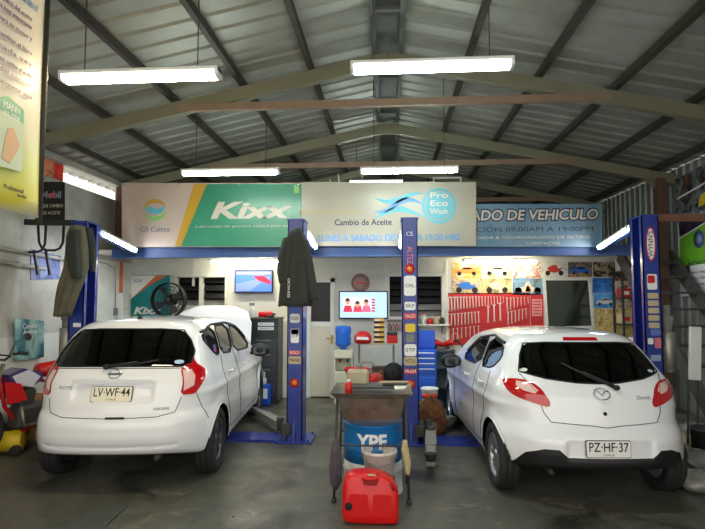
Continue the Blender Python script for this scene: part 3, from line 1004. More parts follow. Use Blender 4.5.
def add_interior(root, S, sm):
    L = S['L']; ya, yb = S['yr'] + .55, S['yf'] - 1.15
    b = MB(); b.box((0, (S['yr'] + S['yf']) / 2, .33), (1.30, S['yf'] - S['yr'] - .1, .06), bev=.02)
    b.box((0, S['yr'] + .05, .60), (1.0, .9, .05), bev=.02)
    b.build('floor_pan', MATS['gap_black'], root)
    d = MB(); d.prism([(yb + .75, .75), (yb + .72, .93), (yb + .80, 1.0), (yb + 1.12, .98), (yb + 1.12, .7)], -.62, .62, 'YZ'); d.build('dashboard', MATS['black_plastic'], root)
    w = MB(); T = Matrix.Translation((-.36, yb + .62, .93)) @ Matrix.Rotation(R(65), 4, 'X')
    w.tube([T @ Vector((.18 * math.cos(a), .18 * math.sin(a), 0)) for a in [i * math.pi / 12 for i in range(24)]], .014, 8, cyc=True)
    w.bar(T @ Vector((-.17, 0, 0)), T @ Vector((.17, 0, 0)), .03, .02); w.bar(T @ Vector((0, 0, 0)), T @ Vector((0, 0, -.2)), .03, .03)
    w.build('steering_wheel', MATS['black_plastic'], root)
    for (x, y, wd) in ((-.36, yb, .46), (.36, yb, .46)):
        s = MB(); s.box((x, y + .25, .55), (wd, .5, .16), bev=.05); s.box((x, y - .05, .88), (wd, .14, .60), bev=.06, rot=(R(12), 0, 0))
        o = s.build('seat', sm, root)
        h = MB(); h.box((x, y - .13, 1.26), (.24, .10, .17), bev=.04); h.bar((x - .05, y - .12, 1.12), (x - .05, y - .12, 1.2), .01); h.bar((x + .05, y - .12, 1.12), (x + .05, y - .12, 1.2), .01)
        h.build('headrest', sm, o)
    s = MB(); s.box((0, ya + .22, .56), (1.24, .5, .15), bev=.05); s.box((0, ya - .07, .86), (1.24, .14, .52), bev=.05, rot=(R(14), 0, 0)); o = s.build('rear_seat', sm, root)
    for x in (-.36, .36):
        h = MB(); h.box((x, ya - .15, 1.18), (.24, .09, .13), bev=.04); h.bar((x, ya - .14, 1.06), (x, ya - .14, 1.14), .05, .01); h.build('headrest', sm, o)

def wheel_wells(root, S):
    for sx in (-1, 1):
        for y in (S['yr'], S['yf']):
            b = MB(); n = 18; r = S['wr'] + .05
            def P(i, x):
                a = R(8 + 160 * i / n)
                return (sx * x, y + r * math.cos(a), S['wr'] + r * math.sin(a))
            vs = [P(i, .50) for i in range(n + 1)] + [P(i, .80) for i in range(n + 1)] + [(sx * .50, y, S['wr'] - .06)]
            fs = [(i, i + 1, n + 2 + i, n + 1 + i) for i in range(n)] + [(i, 2 * n + 2, i + 1) for i in range(n)]
            b.add(vs, fs); b.build('wheel_well', MATS['gap_black'], root, fix=False)

def cut_arches(k, S):
    for sx in (-1, 1):
        for y in (S['yr'], S['yf']):
            r = S['wr'] + .04
            poly = [(y + r * math.cos(R(a)), S['wr'] + r * math.sin(R(a))) for a in range(-20, 201, 10)]
            poly = [(poly[0][0], 0.02)] + poly + [(poly[-1][0], 0.02)]
            fs = cut_region(k.bm, poly, YV, ZV, (sx, 0, 0), lim=.02)
            bmesh.ops.delete(k.bm, geom=fs, context='FACES')
    lips = []
    for sx in (-1, 1):
        for y in (S['yr'], S['yf']):
            r = S['wr'] + .041
            pts = [(y + r * math.cos(R(a)), S['wr'] + r * math.sin(R(a))) for a in range(12, 170, 8)]
            lips.append((pts, YV, ZV, (sx, 0, 0), False))
    return lips

def side_handle(k, root, y, z, m):
    for sx in (-1, 1):
        h, n, i, d = k.bvh.ray_cast(Vector((sx * 3, y, z)), Vector((-sx, 0, 0)))
        b = MB()
        b.tube([h + Vector((0, -.10, 0)), h + Vector((sx * .035, -.07, .004)), h + Vector((sx * .038, .05, .004)), h + Vector((0, .09, 0))], [.010, .014, .014, .010], 8)
        b.build('door_handle', m, root)

def side_mirror(root, x, y, z, m, glass):
    for sx in (-1, 1):
        b = MB(); b.ball((0, 0, 0), .115, 14, sc=(1.15, .62, .80)); b.bar((-sx * .16, .03, -.05), (-sx * .04, 0, -.04), .05, .04)
        o = b.build('side_mirror', m, root, (sx * x, y, z))
        g = MB(); g.prism(roundrect(.17, .11, .03), 0, .004, 'XZ'); g.build('mirror_glass', mat('mirror_dark', (70, 74, 76), .08, metal=.8), o, (0, -.064, 0))

def add_wiper(root, k, p0, p1, r=.009):
    h0 = k.bvh.ray_cast(Vector((p0[0], -3, p0[1])), Vector((0, 1, 0)))[0]; h1 = k.bvh.ray_cast(Vector((p1[0], -3, p1[1])), Vector((0, 1, 0)))[0]
    h0 = h0 + Vector((0, -.028, .01)); h1 = h1 + Vector((0, -.02, .01)); v = h1 - h0
    b = MB(); b.ball(h0, .030, 12, sc=(1, .7, .8))
    b.tube([h0, h0 + v * .35 + Vector((0, -.012, 0)), h0 + v * .6], [.018, .013, .009], 8)
    b.build('rear_wiper', MATS['black_plastic'], root)
    q = MB(); q.bar(h0 + v * .28 + Vector((0, .008, -.018)), h1 + Vector((0, .005, -.012)), .012, .016); q.build('wiper_blade', MATS['rubber'], root)

def side_windows(k, wins, m, frame_r=.007):
    for poly in wins:
        for sx in (-1, 1):
            fs = cut_region(k.bm, smooth_poly(poly, 1), YV, ZV, (sx, 0, 0), lim=.05, want=lambda c: c.x * sx > 0.3)
            k.take(fs, 'side_window', m)

def build_note():
    S = NOTE
    root = car_root('hatchback_car', 'white five door hatchback with raised bonnet and plate LV WF 44', S, NOTE_POSE)
    k = Skin(S, root)
    rearN = (0, -1, 0)
    glass = sym([(.0, 1.438), (.30, 1.437), (.50, 1.42), (.585, 1.33), (.655, 1.22), (.665, 1.10), (.30, 1.108)])
    glass = [(.0, 1.438), (.30, 1.437), (.50, 1.422), (.585, 1.33), (.640, 1.225), (.640, 1.10), (.30, 1.108), (0, 1.11), (-.30, 1.108), (-.640, 1.10), (-.640, 1.225), (-.585, 1.33), (-.50, 1.422), (-.30, 1.437)]
    k.take(cut_region(k.bm, smooth_poly(glass, 1), XV, ZV, rearN, lim=.02, want=lambda c: c.y < .8), 'rear_window', MATS['tint_glass'])
    lamp = [(.765, 1.24), (.700, 1.165), (.600, 1.085), (.598, .973), (.560, .853), (.700, .848), (.76, .90), (.885, 1.03), (.85, 1.06), (.752, 1.125)]
    clear = [(.612, 1.070), (.70, 1.07), (.725, 1.01), (.70, .925), (.590, .885), (.606, .97)]
    for sx in (1, -1):
        U = (sx * D, D, 0); N = (sx * D, -D, 0)
        want = (lambda c, s=sx: c.x * s > .2 and c.y < .9)
        k.take(cut_region(k.bm, clear, U, ZV, N, want=want), 'reversing_lamp', MATS['lamp_clear'], off=.002)
        k.take(cut_region(k.bm, smooth_poly(lamp, 1), U, ZV, N, want=want), 'tail_lamp', MATS['lamp_red'], off=.006)
    wins = [[(.70, 1.375), (1.155, 1.425), (1.07, 1.135), (.90, 1.145), (.66, 1.30)],
            [(1.225, 1.43), (1.84, 1.42), (1.66, 1.10), (1.13, 1.132)],
            [(1.92, 1.415), (2.28, 1.36), (2.78, 1.05), (1.74, 1.095)]]
    side_windows(k, wins, MATS['side_glass'])
    fs = cut_region(k.bm, [(-.54, -1.27), (.54, -1.27), (.66, -1.86), (-.66, -1.86)], XV, (0, -.8, .6), (0, .6, .8), lim=.3, want=lambda c: 2.3 < c.y < 3.4)
    k.take(fs, 'windscreen', MATS['side_glass'])
    lips = cut_arches(k, S)
    # the bonnet is propped open: its skin turns about the hinge at the scuttle
    fs = cut_region(k.bm, [(-.66, 3.37), (.66, 3.37), (.63, 3.70), (.52, 3.90), (.30, 3.99), (-.30, 3.99), (-.52, 3.90), (-.63, 3.70)], XV, YV, ZV, lim=.3, want=lambda c: c.y > 3.2)
    hood = k.take(fs, 'bonnet', MATS['car_white'], off=0)
    hg = Vector((0, 3.37, 1.03))
    for v in hood.data.vertices: v.co -= hg
    hood.location = hg + Vector((0, 0, .03)); hood.rotation_euler = (R(61), 0, 0); hood.scale = (1, 1.22, 1)
    b = MB(); b.box((0, 3.68, .72), (1.15, .5, .3), bev=.04); b.box((.2, 3.6, .85), (.5, .35, .14), bev=.03); b.cyl((-.35, 3.6, .86), .12, .1); b.build('engine', MATS['black_plastic'], root)
    rod = MB(); rod.tube([(.45, 3.95, .85), (.30, 3.62, 1.36)], .006); rod.build('prop_rod', MATS['steel'], root)
    R0 = (XV, ZV, rearN)
    hatch = [(-.60, .83), (-.56, .71), (-.42, .682), (0, .675), (.42, .682), (.56, .71), (.60, .83)]
    lines = [(hatch, *R0, False), ([(-.64, 1.085), (-.3, 1.092), (.3, 1.092), (.64, 1.085)], *R0, False)]
    for sx in (-1, 1):
        N = (sx, 0, 0)
        lines += [([(1.10, 1.12), (1.00, .98), (1.06, .72), (1.12, .60), (1.20, .34)], YV, ZV, N, False), ([(1.88, 1.42), (1.70, 1.08), (1.72, .75), (1.76, .34)], YV, ZV, N, False),
                  ([(2.80, 1.03), (2.95, .9), (2.98, .7), (2.92, .34)], YV, ZV, N, False), ([(1.18, .335), (1.76, .325), (2.92, .325)], YV, ZV, N, False),
                  ([(.30, .86), (.36, .70), (.40, .60)], YV, ZV, N, False)]
    gap_lines(k, root, lines)
    gap_lines(k, root, lips, r=.009, name='wheel_arch_edge', m='car_white')
    gap_lines(k, root, [(densify(glass, .05, True), *R0, True)], r=.008, name='rear_window_seal')
    sl = []
    for poly in wins:
        for sx in (-1, 1): sl.append((smooth_poly(poly, 1), YV, ZV, (sx, 0, 0), True))
    gap_lines(k, root, sl, r=.010, name='window_trim')
    vis = [([(.70, 1.39), (1.2, 1.445), (1.85, 1.437), (2.28, 1.375), (2.6, 1.20)], YV, ZV, (sx, 0, 0), False) for sx in (-1, 1)]
    gap_lines(k, root, vis, r=.018, name='rain_visor', m='black_plastic')
    # strip over the plate, badge, wiper, plate
    M = surf_frame(k, 0, .985, off=.004)
    b = MB(); b.prism(roundrect(.74, .035, .015), 0, .018, 'XY', M); b.build('hatch_handle', MATS['car_white'], root)
    add_plate(root, k, 'LV·WF·44', 0.0, .872)
    M = surf_frame(k, 0, 1.046, off=.002)
    b = MB(); b.tube([M @ Vector((.052 * math.cos(i * math.pi / 14), .042 * math.sin(i * math.pi / 14), .004)) for i in range(28)], .006, 6, cyc=True)
    b.box((0, 0, .004), (.13, .020, .008), M, bev=.003); em = b.build('emblem', MATS['chrome'], root)
    M = surf_frame(k, -.43, .925, off=.002)
    o = text('NOTE', MATS['chrome'], root, (0, 0, 0), size=.045, name='model_badge', width=.13, ext=.002); o.matrix_local = M
    M = surf_frame(k, .45, .745, off=.002)
    o = text('PURE DRIVE', MATS['rim_dark'], root, (0, 0, 0), size=.032, name='trim_badge', width=.13, ext=.002); o.matrix_local = M
    M = surf_frame(k, 0.07, .678, off=.0); b = MB(); b.prism(roundrect(.17, .018, .008), 0, .006, 'XY', M); b.build('hatch_release', MATS['gap_black'], root)
    M = surf_frame(k, .54, 1.14, off=.001); b = MB(); b.prism([(.045 * math.cos(R(a)), .022 * math.sin(R(a))) for a in range(0, 360, 20)], 0, .001, 'XY', M); b.build('window_sticker', mat('sticker_blue', (170, 200, 225)), root)
    add_wiper(root, k, (-.085, 1.10), (.36, 1.165))
    b = MB(); b.prism([(.70, 1.525), (.79, 1.53), (.735, 1.565), (.72, 1.565)], -.012, .012, 'YZ'); b.build('roof_antenna', MATS['black_plastic'], root)
    b = MB(); b.tube([(.42, .10, .315), (.42, .45, .31)], .025, 12); b.build('exhaust_tip', MATS['dark_grey'], root)
    for sx in (-1, 1):
        h, n, i, d = k.bvh.ray_cast(Vector((sx * 3, .93, 1.20)), Vector((-sx, 0, 0)))
    h, n, i, d = k.bvh.ray_cast(Vector((3, .93, 1.20)), Vector((-1, 0, 0)))
    yy = Vector((0, 1, 0)); zz = n.cross(yy).normalized() * -1
    M = Matrix((yy, n.cross(yy), n)).transposed().to_4x4(); M.translation = h + n * .002
    b = MB(); b.prism([(-.09, -.03), (.03, -.04), (.08, .04), (-.03, .05)], 0, .001, 'XY', M); s1 = b.build('quarter_window_sticker', mat('sticker_navy', (50, 70, 150)), root)
    b = MB(); b.prism([(-.02, -.035), (.05, -.02), (.03, .02), (-.02, .01)], .001, .002, 'XY', M); b.build('sticker_mark', mat('sticker_red', (200, 40, 50)), s1)
    side_handle(k, root, 1.28, .93, MATS['car_white']); side_handle(k, root, 2.12, .91, MATS['car_white'])
    side_mirror(root, .93, 2.66, 1.02, MATS['black_plastic'], MATS['chrome'])
    wheel_wells(root, S); add_interior(root, S, mat('seat_cloth_beige', (120, 104, 86), .9))
    for side in (-1, 1):
        for y in (S['yr'], S['yf']): make_wheel(root, side * .742, y, S['wr'], .185, side, MATS['rim_dark'], 10)
    k.finish(MATS['car_white'])
    return root, k

def build_mazda():
    S = MAZDA
    root = car_root('compact_car', 'white compact hatchback with black lower bumper and plate PZ HF 37', S, MAZDA_POSE)
    k = Skin(S, root)
    rearN = (0, -1, 0); R0 = (XV, ZV, rearN)
    gl = [(0, 1.366), (.34, 1.366), (.52, 1.352), (.58, 1.25), (.63, 1.115), (.43, 1.068), (.18, 1.040), (0, 1.035), (-.18, 1.040), (-.43, 1.068), (-.63, 1.115), (-.58, 1.25), (-.52, 1.352), (-.34, 1.366)]
    k.take(cut_region(k.bm, smooth_poly(gl, 1), *R0, lim=.02, want=lambda c: c.y < .9), 'rear_window', MATS['tint_glass'])
    k.take(cut_region(k.bm, [(-.165, 1.384), (.165, 1.384), (.155, 1.412), (-.155, 1.412)], XV, ZV, rearN, lim=.02, want=lambda c: c.y < .9), 'brake_lamp', MATS['lamp_red'], off=.004)
    lamp = [(.915, 1.040), (.71, 1.056), (.60, 1.034), (.515, .98), (.445, .891), (.440, .840), (.56, .868), (.735, .912), (.83, .96)]
    clear = [(.75, 1.040), (.62, 1.026), (.54, .972), (.56, .945), (.66, .965), (.74, 1.0)]
    for sx in (1, -1):
        U = (sx * D, D, 0); N = (sx * D, -D, 0); want = (lambda c, s=sx: c.x * s > .2 and c.y < .9)
        k.take(cut_region(k.bm, clear, U, ZV, N, want=want), 'reversing_lamp', MATS['lamp_clear'], off=.003)
        k.take(cut_region(k.bm, smooth_poly(lamp, 1), U, ZV, N, want=want), 'tail_lamp', MATS['lamp_red'], off=.006)
    low = [(-.76, .33), (-.66, .462), (-.53, .512), (-.42, .517), (-.35, .455), (.35, .455), (.42, .517), (.53, .512), (.66, .462), (.76, .33), (.70, .1), (-.70, .1)]
    k.take(cut_region(k.bm, low, *R0, lim=.02, want=lambda c: c.y < .6), 'lower_bumper', MATS['black_plastic'], off=-.012)
    wins = [[(.73, 1.20), (.84, 1.315), (1.38, 1.362), (1.33, 1.052), (.92, 1.078)],
            [(1.47, 1.362), (1.83, 1.305), (2.32, 1.03), (1.41, 1.048)]]
    side_windows(k, wins, MATS['side_glass'])
    fs = cut_region(k.bm, [(-.50, -1.19), (.50, -1.19), (.62, -1.76), (-.62, -1.76)], XV, (0, -.8, .6), (0, .6, .8), lim=.3, want=lambda c: 2.2 < c.y < 3.3)
    k.take(fs, 'windscreen', MATS['side_glass'])
    lips = cut_arches(k, S)
    hatch = [(-.63, 1.10), (-.53, .95), (-.50, .80), (-.45, .725), (-.12, .705), (0, .69), (.12, .705), (.45, .725), (.50, .80), (.53, .95), (.63, 1.10)]
    lines = [(hatch, *R0, False)]
    for sx in (-1, 1):
        N = (sx, 0, 0)
        lines += [([(.92, 1.06), (.84, .95), (.93, .72), (1.05, .55), (1.12, .31)], YV, ZV, N, False), ([(1.42, 1.36), (1.38, 1.03), (1.42, .7), (1.46, .30)], YV, ZV, N, False),
                  ([(2.42, 1.01), (2.56, .88), (2.60, .6), (2.54, .30)], YV, ZV, N, False), ([(1.12, .305), (1.8, .30), (2.54, .30)], YV, ZV, N, False),
                  ([(2.70, .98), (3.1, .93), (3.5, .82)], YV, ZV, N, False)]
    lines.append(([(-.60, 3.08), (.60, 3.08)], XV, YV, ZV, False))
    gap_lines(k, root, lines)
    gap_lines(k, root, lips, r=.009, name='wheel_arch_edge', m='car_white')
    gap_lines(k, root, [(gl, *R0, True)], r=.008, name='rear_window_seal')
    gap_lines(k, root, [(smooth_poly(p, 1), YV, ZV, (sx, 0, 0), True) for p in wins for sx in (-1, 1)], r=.009, name='window_trim')
    gap_lines(k, root, [([(.86, 1.335), (1.40, 1.378), (1.85, 1.32), (2.2, 1.13)], YV, ZV, (sx, 0, 0), False) for sx in (-1, 1)], r=.016, name='rain_visor', m='black_plastic')
    add_plate(root, k, 'PZ·HF·37', -.03, .535, m='plate_pale')
    M = surf_frame(k, -.0, .955, off=.002)
    b = MB(); b.tube([M @ Vector((.068 * math.cos(i * math.pi / 16), .052 * math.sin(i * math.pi / 16), .004)) for i in range(32)], .006, 6, cyc=True)
    b.tube([M @ Vector(q) for q in ((-.060, .022, .006), (-.028, .024, .006), (0, -.012, .006), (.028, .024, .006), (.060, .022, .006))], .006, 6)
    b.build('emblem', MATS['chrome'], root)
    M = surf_frame(k, .0, .80, off=.0); b = MB(); b.cyl((0, 0, 0), .016, .006, n=16, M=M); b.build('hatch_lock', MATS['gap_black'], root)
    M = surf_frame(k, .36, .925, off=.002)
    o = text('Demio', MATS['chrome'], root, (0, 0, 0), size=.05, name='model_badge', width=.13, ext=.002, shear=.2); o.matrix_local = M
    M = surf_frame(k, -.585, 1.13, off=.002); b = MB(); b.prism([(.030 * math.cos(R(a)), .020 * math.sin(R(a))) for a in range(0, 360, 20)], 0, .001, 'XY', M); b.build('window_sticker', mat('sticker_pale', (215, 225, 205)), root)
    M = surf_frame(k, .545, 1.125, off=.002); b = MB(); b.prism([(.030 * math.cos(R(a)), .018 * math.sin(R(a))) for a in range(0, 360, 20)], 0, .001, 'XY', M); b.build('window_sticker', MATS['sticker_blue'], root)
    add_wiper(root, k, (.135, 1.0), (-.26, 1.20))
    side_handle(k, root, 1.08, .93, MATS['car_white']); side_handle(k, root, 1.78, .90, MATS['car_white'])
    side_mirror(root, .94, 2.28, .99, MATS['black_plastic'], MATS['chrome'])
    b = MB(); b.tube([(-.42, .24, .27), (-.42, .6, .27)], .024, 12); b.build('exhaust_tip', MATS['dark_grey'], root)
    wheel_wells(root, S); add_interior(root, S, mat('seat_cloth_dark', (44, 46, 52), .9))
    for side in (-1, 1):
        for y in (S['yr'], S['yf']): make_wheel(root, side * .742, y, S['wr'], .185, side, MATS['rim_silver'], 8)
    k.finish(MATS['car_white'])
    return root, k
build_note(); build_mazda()

# ------------------------------------------------------------------ flat printed things
def sheet(name, corners, Y, m, parent=None, th=.006, plane='XZ', label=None, cat=None, group=None):
    """flat sheet standing in the plane y = Y; corners are photo points; returns the object"""
    pts = [at(px, py, y=Y) for px, py in corners]
    b = MB(); b.prism([(p.x, p.z) for p in pts], Y - th, Y, 'XZ'); o = b.build(name, m, parent)
    if label: tag(o, label, cat, group)
    return o
def rsheet(name, x0, y0, x1, y1, Y, m, **k): return sheet(name, [(x0, y1), (x1, y1), (x1, y0), (x0, y0)], Y, m, **k)
def ptext(s, px, py, Y, wpx, size, m, parent, **k):
    """lettering centred on a photo point, wpx pixels wide"""
    c = at(px, py, y=Y); w = at(px + wpx / 2, py, y=Y).x - at(px - wpx / 2, py, y=Y).x
    return text(s, m, parent, c, (R(90), 0, 0), size=size, width=w, **k)

YBN = 7.60
mat('banner_pink', (176, 158, 142), .35, noise=.3, scale=2, dark=(146, 128, 116))
mat('banner_green', (52, 128, 98), .3, noise=.4, scale=1.5, dark=(44, 104, 76))
mat('banner_beige', (154, 149, 132), .35, noise=.3, scale=1.6, dark=(134, 118, 100))
mat('banner_blue', (70, 108, 128), .35, noise=.6, scale=2.4, dark=(128, 144, 146))
mat('banner_letter', (186, 176, 158), .4)
mat('banner_yellow', (176, 134, 34), .4)
mat('letter_slate', (84, 96, 112), .5)
mat('letter_blue', (84, 136, 184), .5)
mat('letter_teal', (86, 160, 172), .5)
mat('letter_navy', (38, 46, 72), .5)
mat('leaf_green', (120, 176, 90), .5)

# green and white banner
bn = rsheet('banner', 122, 183, 302, 247, YBN, MATS['banner_pink'], label='long vinyl banner, beige at one end, then a yellow stripe and a green field', cat='banner')
yb = YBN - .008
sheet('green_field', [(175, 246.5), (301.5, 246.5), (301.5, 184), (206, 184)], yb, MATS['banner_green'], bn, th=.002)
sheet('yellow_stripe', [(175, 246), (181, 246), (207, 184), (194, 184)], yb - .002, MATS['banner_yellow'], bn, th=.002)
def ring_px(cx, cy, rx, ry, a0, a1, w0, w1, Y, m, parent, name='emblem'):
    o, i = [], []
    n = 20
    for k in range(n + 1):
        f = k / n; a = R(a0 + (a1 - a0) * f); w = w0 + (w1 - w0) * math.sin(math.pi * f)
        o.append((cx + rx * math.cos(a), cy - ry * math.sin(a))); i.append((cx + (rx - w) * math.cos(a), cy - (ry - w) * math.sin(a)))
    return sheet(name, o + i[::-1], Y, m, parent, th=.002)
ring_px(155, 210, 11, 11, 20, 175, .6, 4, yb, MATS['banner_yellow'], bn)
ring_px(155, 210, 11, 11, 200, 355, .6, 4.5, yb, MATS['leaf_green'], bn)
sheet('emblem', [(145, 209), (149, 206), (156, 209), (165, 206), (163, 212), (156, 215), (149, 213)], yb, MATS['letter_teal'], bn, th=.002)
ptext('GS Caltex', 155, 229.5, yb - .001, 30, .11, MATS['letter_slate'], bn)
ptext('Kixx', 247, 211, yb - .003, 82, .34, MATS['banner_letter'], bn, bold=.012, shear=.25)
ptext('Lubricantes de primera calidad para su motor', 250, 226, yb - .003, 110, .055, MATS['banner_letter'], bn)
rsheet('corner_label', 294, 185, 299, 193, yb - .002, MATS['leaf_green'], parent=bn, th=.002)
for x in (124, 180, 240, 298):
    p = at(x, 185, y=YBN); b = MB(); b.lathe([(.012, 0), (.02, 0), (.02, .004), (.012, .004)], axis='Y', n=14, close=True); b.build('eyelet', MATS['chrome'], bn, (p.x, YBN - .012, p.z))
# beige banner
Y2 = YBN - .03
bo = rsheet('banner', 302, 182, 476, 246, Y2, MATS['banner_beige'], label='beige vinyl banner reading Cambio de Aceite with a blue round swirl', cat='banner')
y2 = Y2 - .008
ptext('Mantención', 330, 212, y2, 62, .11, mat('letter_ochre', (164, 148, 96), .5), bo)
ptext('Cambio de Aceite', 363, 222.5, y2, 57, .125, MATS['letter_navy'], bo, bold=.002)
ptext('LUNES A SABADO DE 09:00 A 19:00 HRS', 388, 238, y2, 142, .13, MATS['letter_blue'], bo, bold=.003)
ring_px(439, 206, 17.5, 18, 0, 360, 3, 3, y2, MATS['letter_teal'], bo)
sheet('emblem_disc', [(439 + 13.5 * math.cos(R(a)), 206 + 14 * math.sin(R(a))) for a in range(0, 360, 20)], y2, MATS['letter_teal'], bo, th=.0015)
for k, (dy, amp) in enumerate(((-9, 5), (-1, 7), (7, 5))):
    up_ = [(374 + 50 * f, 206 + dy + amp * math.sin(f * 5.2 + k) * (1 - .3 * f) - 2.6 * math.sin(math.pi * f)) for f in [i / 14 for i in range(15)]]
    lo_ = [(374 + 50 * f, 206 + dy + amp * math.sin(f * 5.2 + k) * (1 - .3 * f) + 2.6 * math.sin(math.pi * f) + .4) for f in [i / 14 for i in range(15)]]
    sheet('swirl', up_ + lo_[::-1], y2, MATS['letter_teal'] if k != 1 else MATS['letter_blue'], bo, th=.0015)
for s_, yy in (('Pro', 195.5), ('Eco', 203.5), ('Wash', 211.5)): ptext(s_, 439, yy, y2 - .002, 18, .115, MATS['banner_letter'], bo, bold=.002)
# blue banner
Y3 = YBN + .03
bl = rsheet('banner', 452, 204, 602, 247, Y3, MATS['banner_blue'], label='faded blue vinyl banner reading Lavado de Vehiculo, partly behind the beige banner', cat='banner')
y3 = Y3 - .008
ptext('LAVADO DE VEHICULO', 521, 215.5, y3, 154, .215, MATS['letter_navy'], bl, bold=.022, shear=.15)
ptext('LAVADO DE VEHICULO', 521, 215.5, y3 - .002, 152, .205, MATS['banner_letter'], bl, bold=.004, shear=.15)
ptext('ATENCION 09:00AM A 19:00PM', 521, 229.5, y3, 144, .095, MATS['letter_navy'], bl)
ptext('LLEGADA & COORDINACION DE RETIRO', 527, 237.5, y3, 124, .055, MATS['banner_letter'], bl)
ptext('CONTACTO', 543, 243.5, y3, 34, .055, MATS['banner_letter'], bl)

# ------------------------------------------------------------------ things on the back wall
YW = YB - .004
def poster(x0, y0, x1, y1, Y, label, cols, scale, seed, group=None, kind='', frame=None):
    p = rsheet('poster', x0, y0, x1, y1, Y, picture_mat('picture_%s' % seed, cols, scale, seed), label=label, cat='poster', group=group)
    cx, cy, w, h = (x0 + x1) / 2, (y0 + y1) / 2, x1 - x0, y1 - y0
    yy = Y - .008
    def S(name, pts, m): return sheet(name, [(cx + a * w, cy + c * h) for a, c in pts], yy, m, p, th=.0015)
    if kind.startswith('car'):
        m = mat('print_' + kind[4:], dict(orange=(230, 130, 40), silver=(190, 190, 180), blue=(40, 110, 200), gold=(214, 160, 60), white=(220, 224, 228))[kind[4:]], .3)
        S('printed_car', [(-.42, .22), (-.40, .02), (-.22, -.04), (-.10, -.20), (.16, -.20), (.28, -.04), (.42, .04), (.42, .22)], m)
        S('printed_glass', [(-.18, -.03), (-.08, -.15), (.14, -.15), (.22, -.03)], MATS['dark_void'])
        for a in (-.25, .26): S('printed_wheel', [(a + .075 * math.cos(R(q)), .22 + .075 * w / h * math.sin(R(q))) for q in range(0, 360, 30)], MATS['ink_black'])
    if kind.startswith('bike'):
        m = mat('print_' + kind[5:], dict(red=(200, 60, 50), blue=(40, 90, 200), cream=(214, 200, 170))[kind[5:]], .3)
        S('printed_bike', [(-.20, .15), (-.30, -.10), (-.10, -.28), (.08, -.30), (.14, -.06), (.30, -.12), (.22, .12), (0, .22)], m)
        for a in (-.27, .26): S('printed_wheel', [(a + .10 * math.cos(R(q)), .24 + .10 * w / h * math.sin(R(q))) for q in range(0, 360, 30)], MATS['ink_black'])
    if kind == 'racer':
        S('printed_racer', [(-.45, .30), (-.40, .05), (-.12, .0), (-.05, -.32), (.05, -.32), (.12, .0), (.40, .05), (.45, .30)], mat('print_cream', (230, 214, 190), .3))
        S('printed_nose', [(-.10, .34), (-.04, -.05), (.04, -.05), (.10, .34)], mat('print_orange', (226, 110, 60), .3))
        for a in (-.32, .32): S('printed_wheel', [(a + .12 * math.cos(R(q)), .24 + .12 * w / h * math.sin(R(q))) for q in range(0, 360, 30)], MATS['ink_black'])
    return p
sand, pale, brown, dk, sky_, gold = (216, 190, 130), (226, 224, 206), (130, 96, 60), (50, 46, 44), (120, 160, 190), (214, 160, 60)
poster(452, 262, 481, 278, YW, 'small poster of an orange car, top left of the wall of pictures', [brown, gold, sand, pale], 6, 1, kind='car_orange')
poster(482, 262, 512, 278, YW, 'small poster of a silver car on a beige ground, second in the top row', [(150, 140, 100), sand, pale], 6, 2, kind='car_silver')
poster(513, 262, 541, 278, YW, 'small poster with a red figure on a pale blue ground, top row', [sky_, pale, (190, 60, 50), pale], 7, 3)
poster(542, 262, 567, 277, YW, 'small pale poster of a red motorcycle in the top row', [(150, 170, 190), pale, (214, 218, 224)], 5, 4, kind='bike_red')
poster(568, 262, 592, 277, YW, 'small poster of a blue car under a golden sky', [gold, (60, 80, 100), gold], 4, 5, kind='car_blue')
poster(593, 262, 613, 277, YW, 'small dark poster with a gleaming chrome shape in the top row', [dk, dk, (190, 170, 130), dk], 9, 6)
poster(614, 262, 646, 281, YW, 'dark poster at the right end of the top row, behind the lift post', [dk, (60, 54, 60), (170, 120, 90)], 7, 7)
poster(452, 278.5, 482, 294, YW, 'small poster of a blue racing motorcycle above the wrench board', [(120, 120, 90), sand, (60, 90, 170)], 7, 8, kind='bike_blue')
poster(482.5, 278.5, 512, 294, YW, 'small beige poster of a cream motorcycle above the wrench board', [(120, 110, 84), sand, pale], 6, 9, kind='bike_cream')
poster(513, 278.5, 543, 295, YW, 'small poster of an open wheel racing car under a blue sky', [(60, 90, 120), sky_, (110, 110, 100)], 4, 10, kind='racer')
poster(592.5, 278, 612, 293, YW, 'small bright blue poster right of the interior window', [(20, 60, 150), (50, 120, 210), (90, 160, 220)], 6, 11)
poster(594, 293.5, 616, 308, YW, 'small poster of a white car on blue, below the bright blue poster', [(40, 110, 190), (90, 170, 230), (40, 110, 190)], 4, 12, kind='car_white')
poster(617, 282, 640, 308, YW, 'brown and white poster half behind the lift post', [brown, (190, 150, 110), pale, dk], 8, 13)
poster(594, 308.5, 640, 339, YW, 'large poster of yellow grasses on the wall right of the interior window', [(150, 110, 50), (206, 180, 100), (226, 210, 150), (170, 70, 50)], 12, 14)

# interior window with a white frame (tilted slightly in its opening)
iw = [(547, 328), (593, 327), (589, 279), (544, 279)]
def framed(name, c, Y, w, m, mg, label=None, cat=None, kind=None):
    P = [at(x, y, y=Y) for x, y in c]
    b = MB()
    for i in range(4): b.bar(P[i], P[(i + 1) % 4], w, .04, up=(0, 1, 0))
    o = b.build(name, m); 
    g = MB(); g.prism([(p.x, p.z) for p in P], Y - .004, Y + .004, 'XZ'); g.build('pane', mg, o)
    if label: tag(o, label, cat)
    if kind: o['kind'] = kind
    return o
mg = mat('mirror_glass', (92, 100, 90), .08, metal=.85)
framed('window_3', iw, YB - .03, .045, MATS['frame_white'], mg, kind='structure')

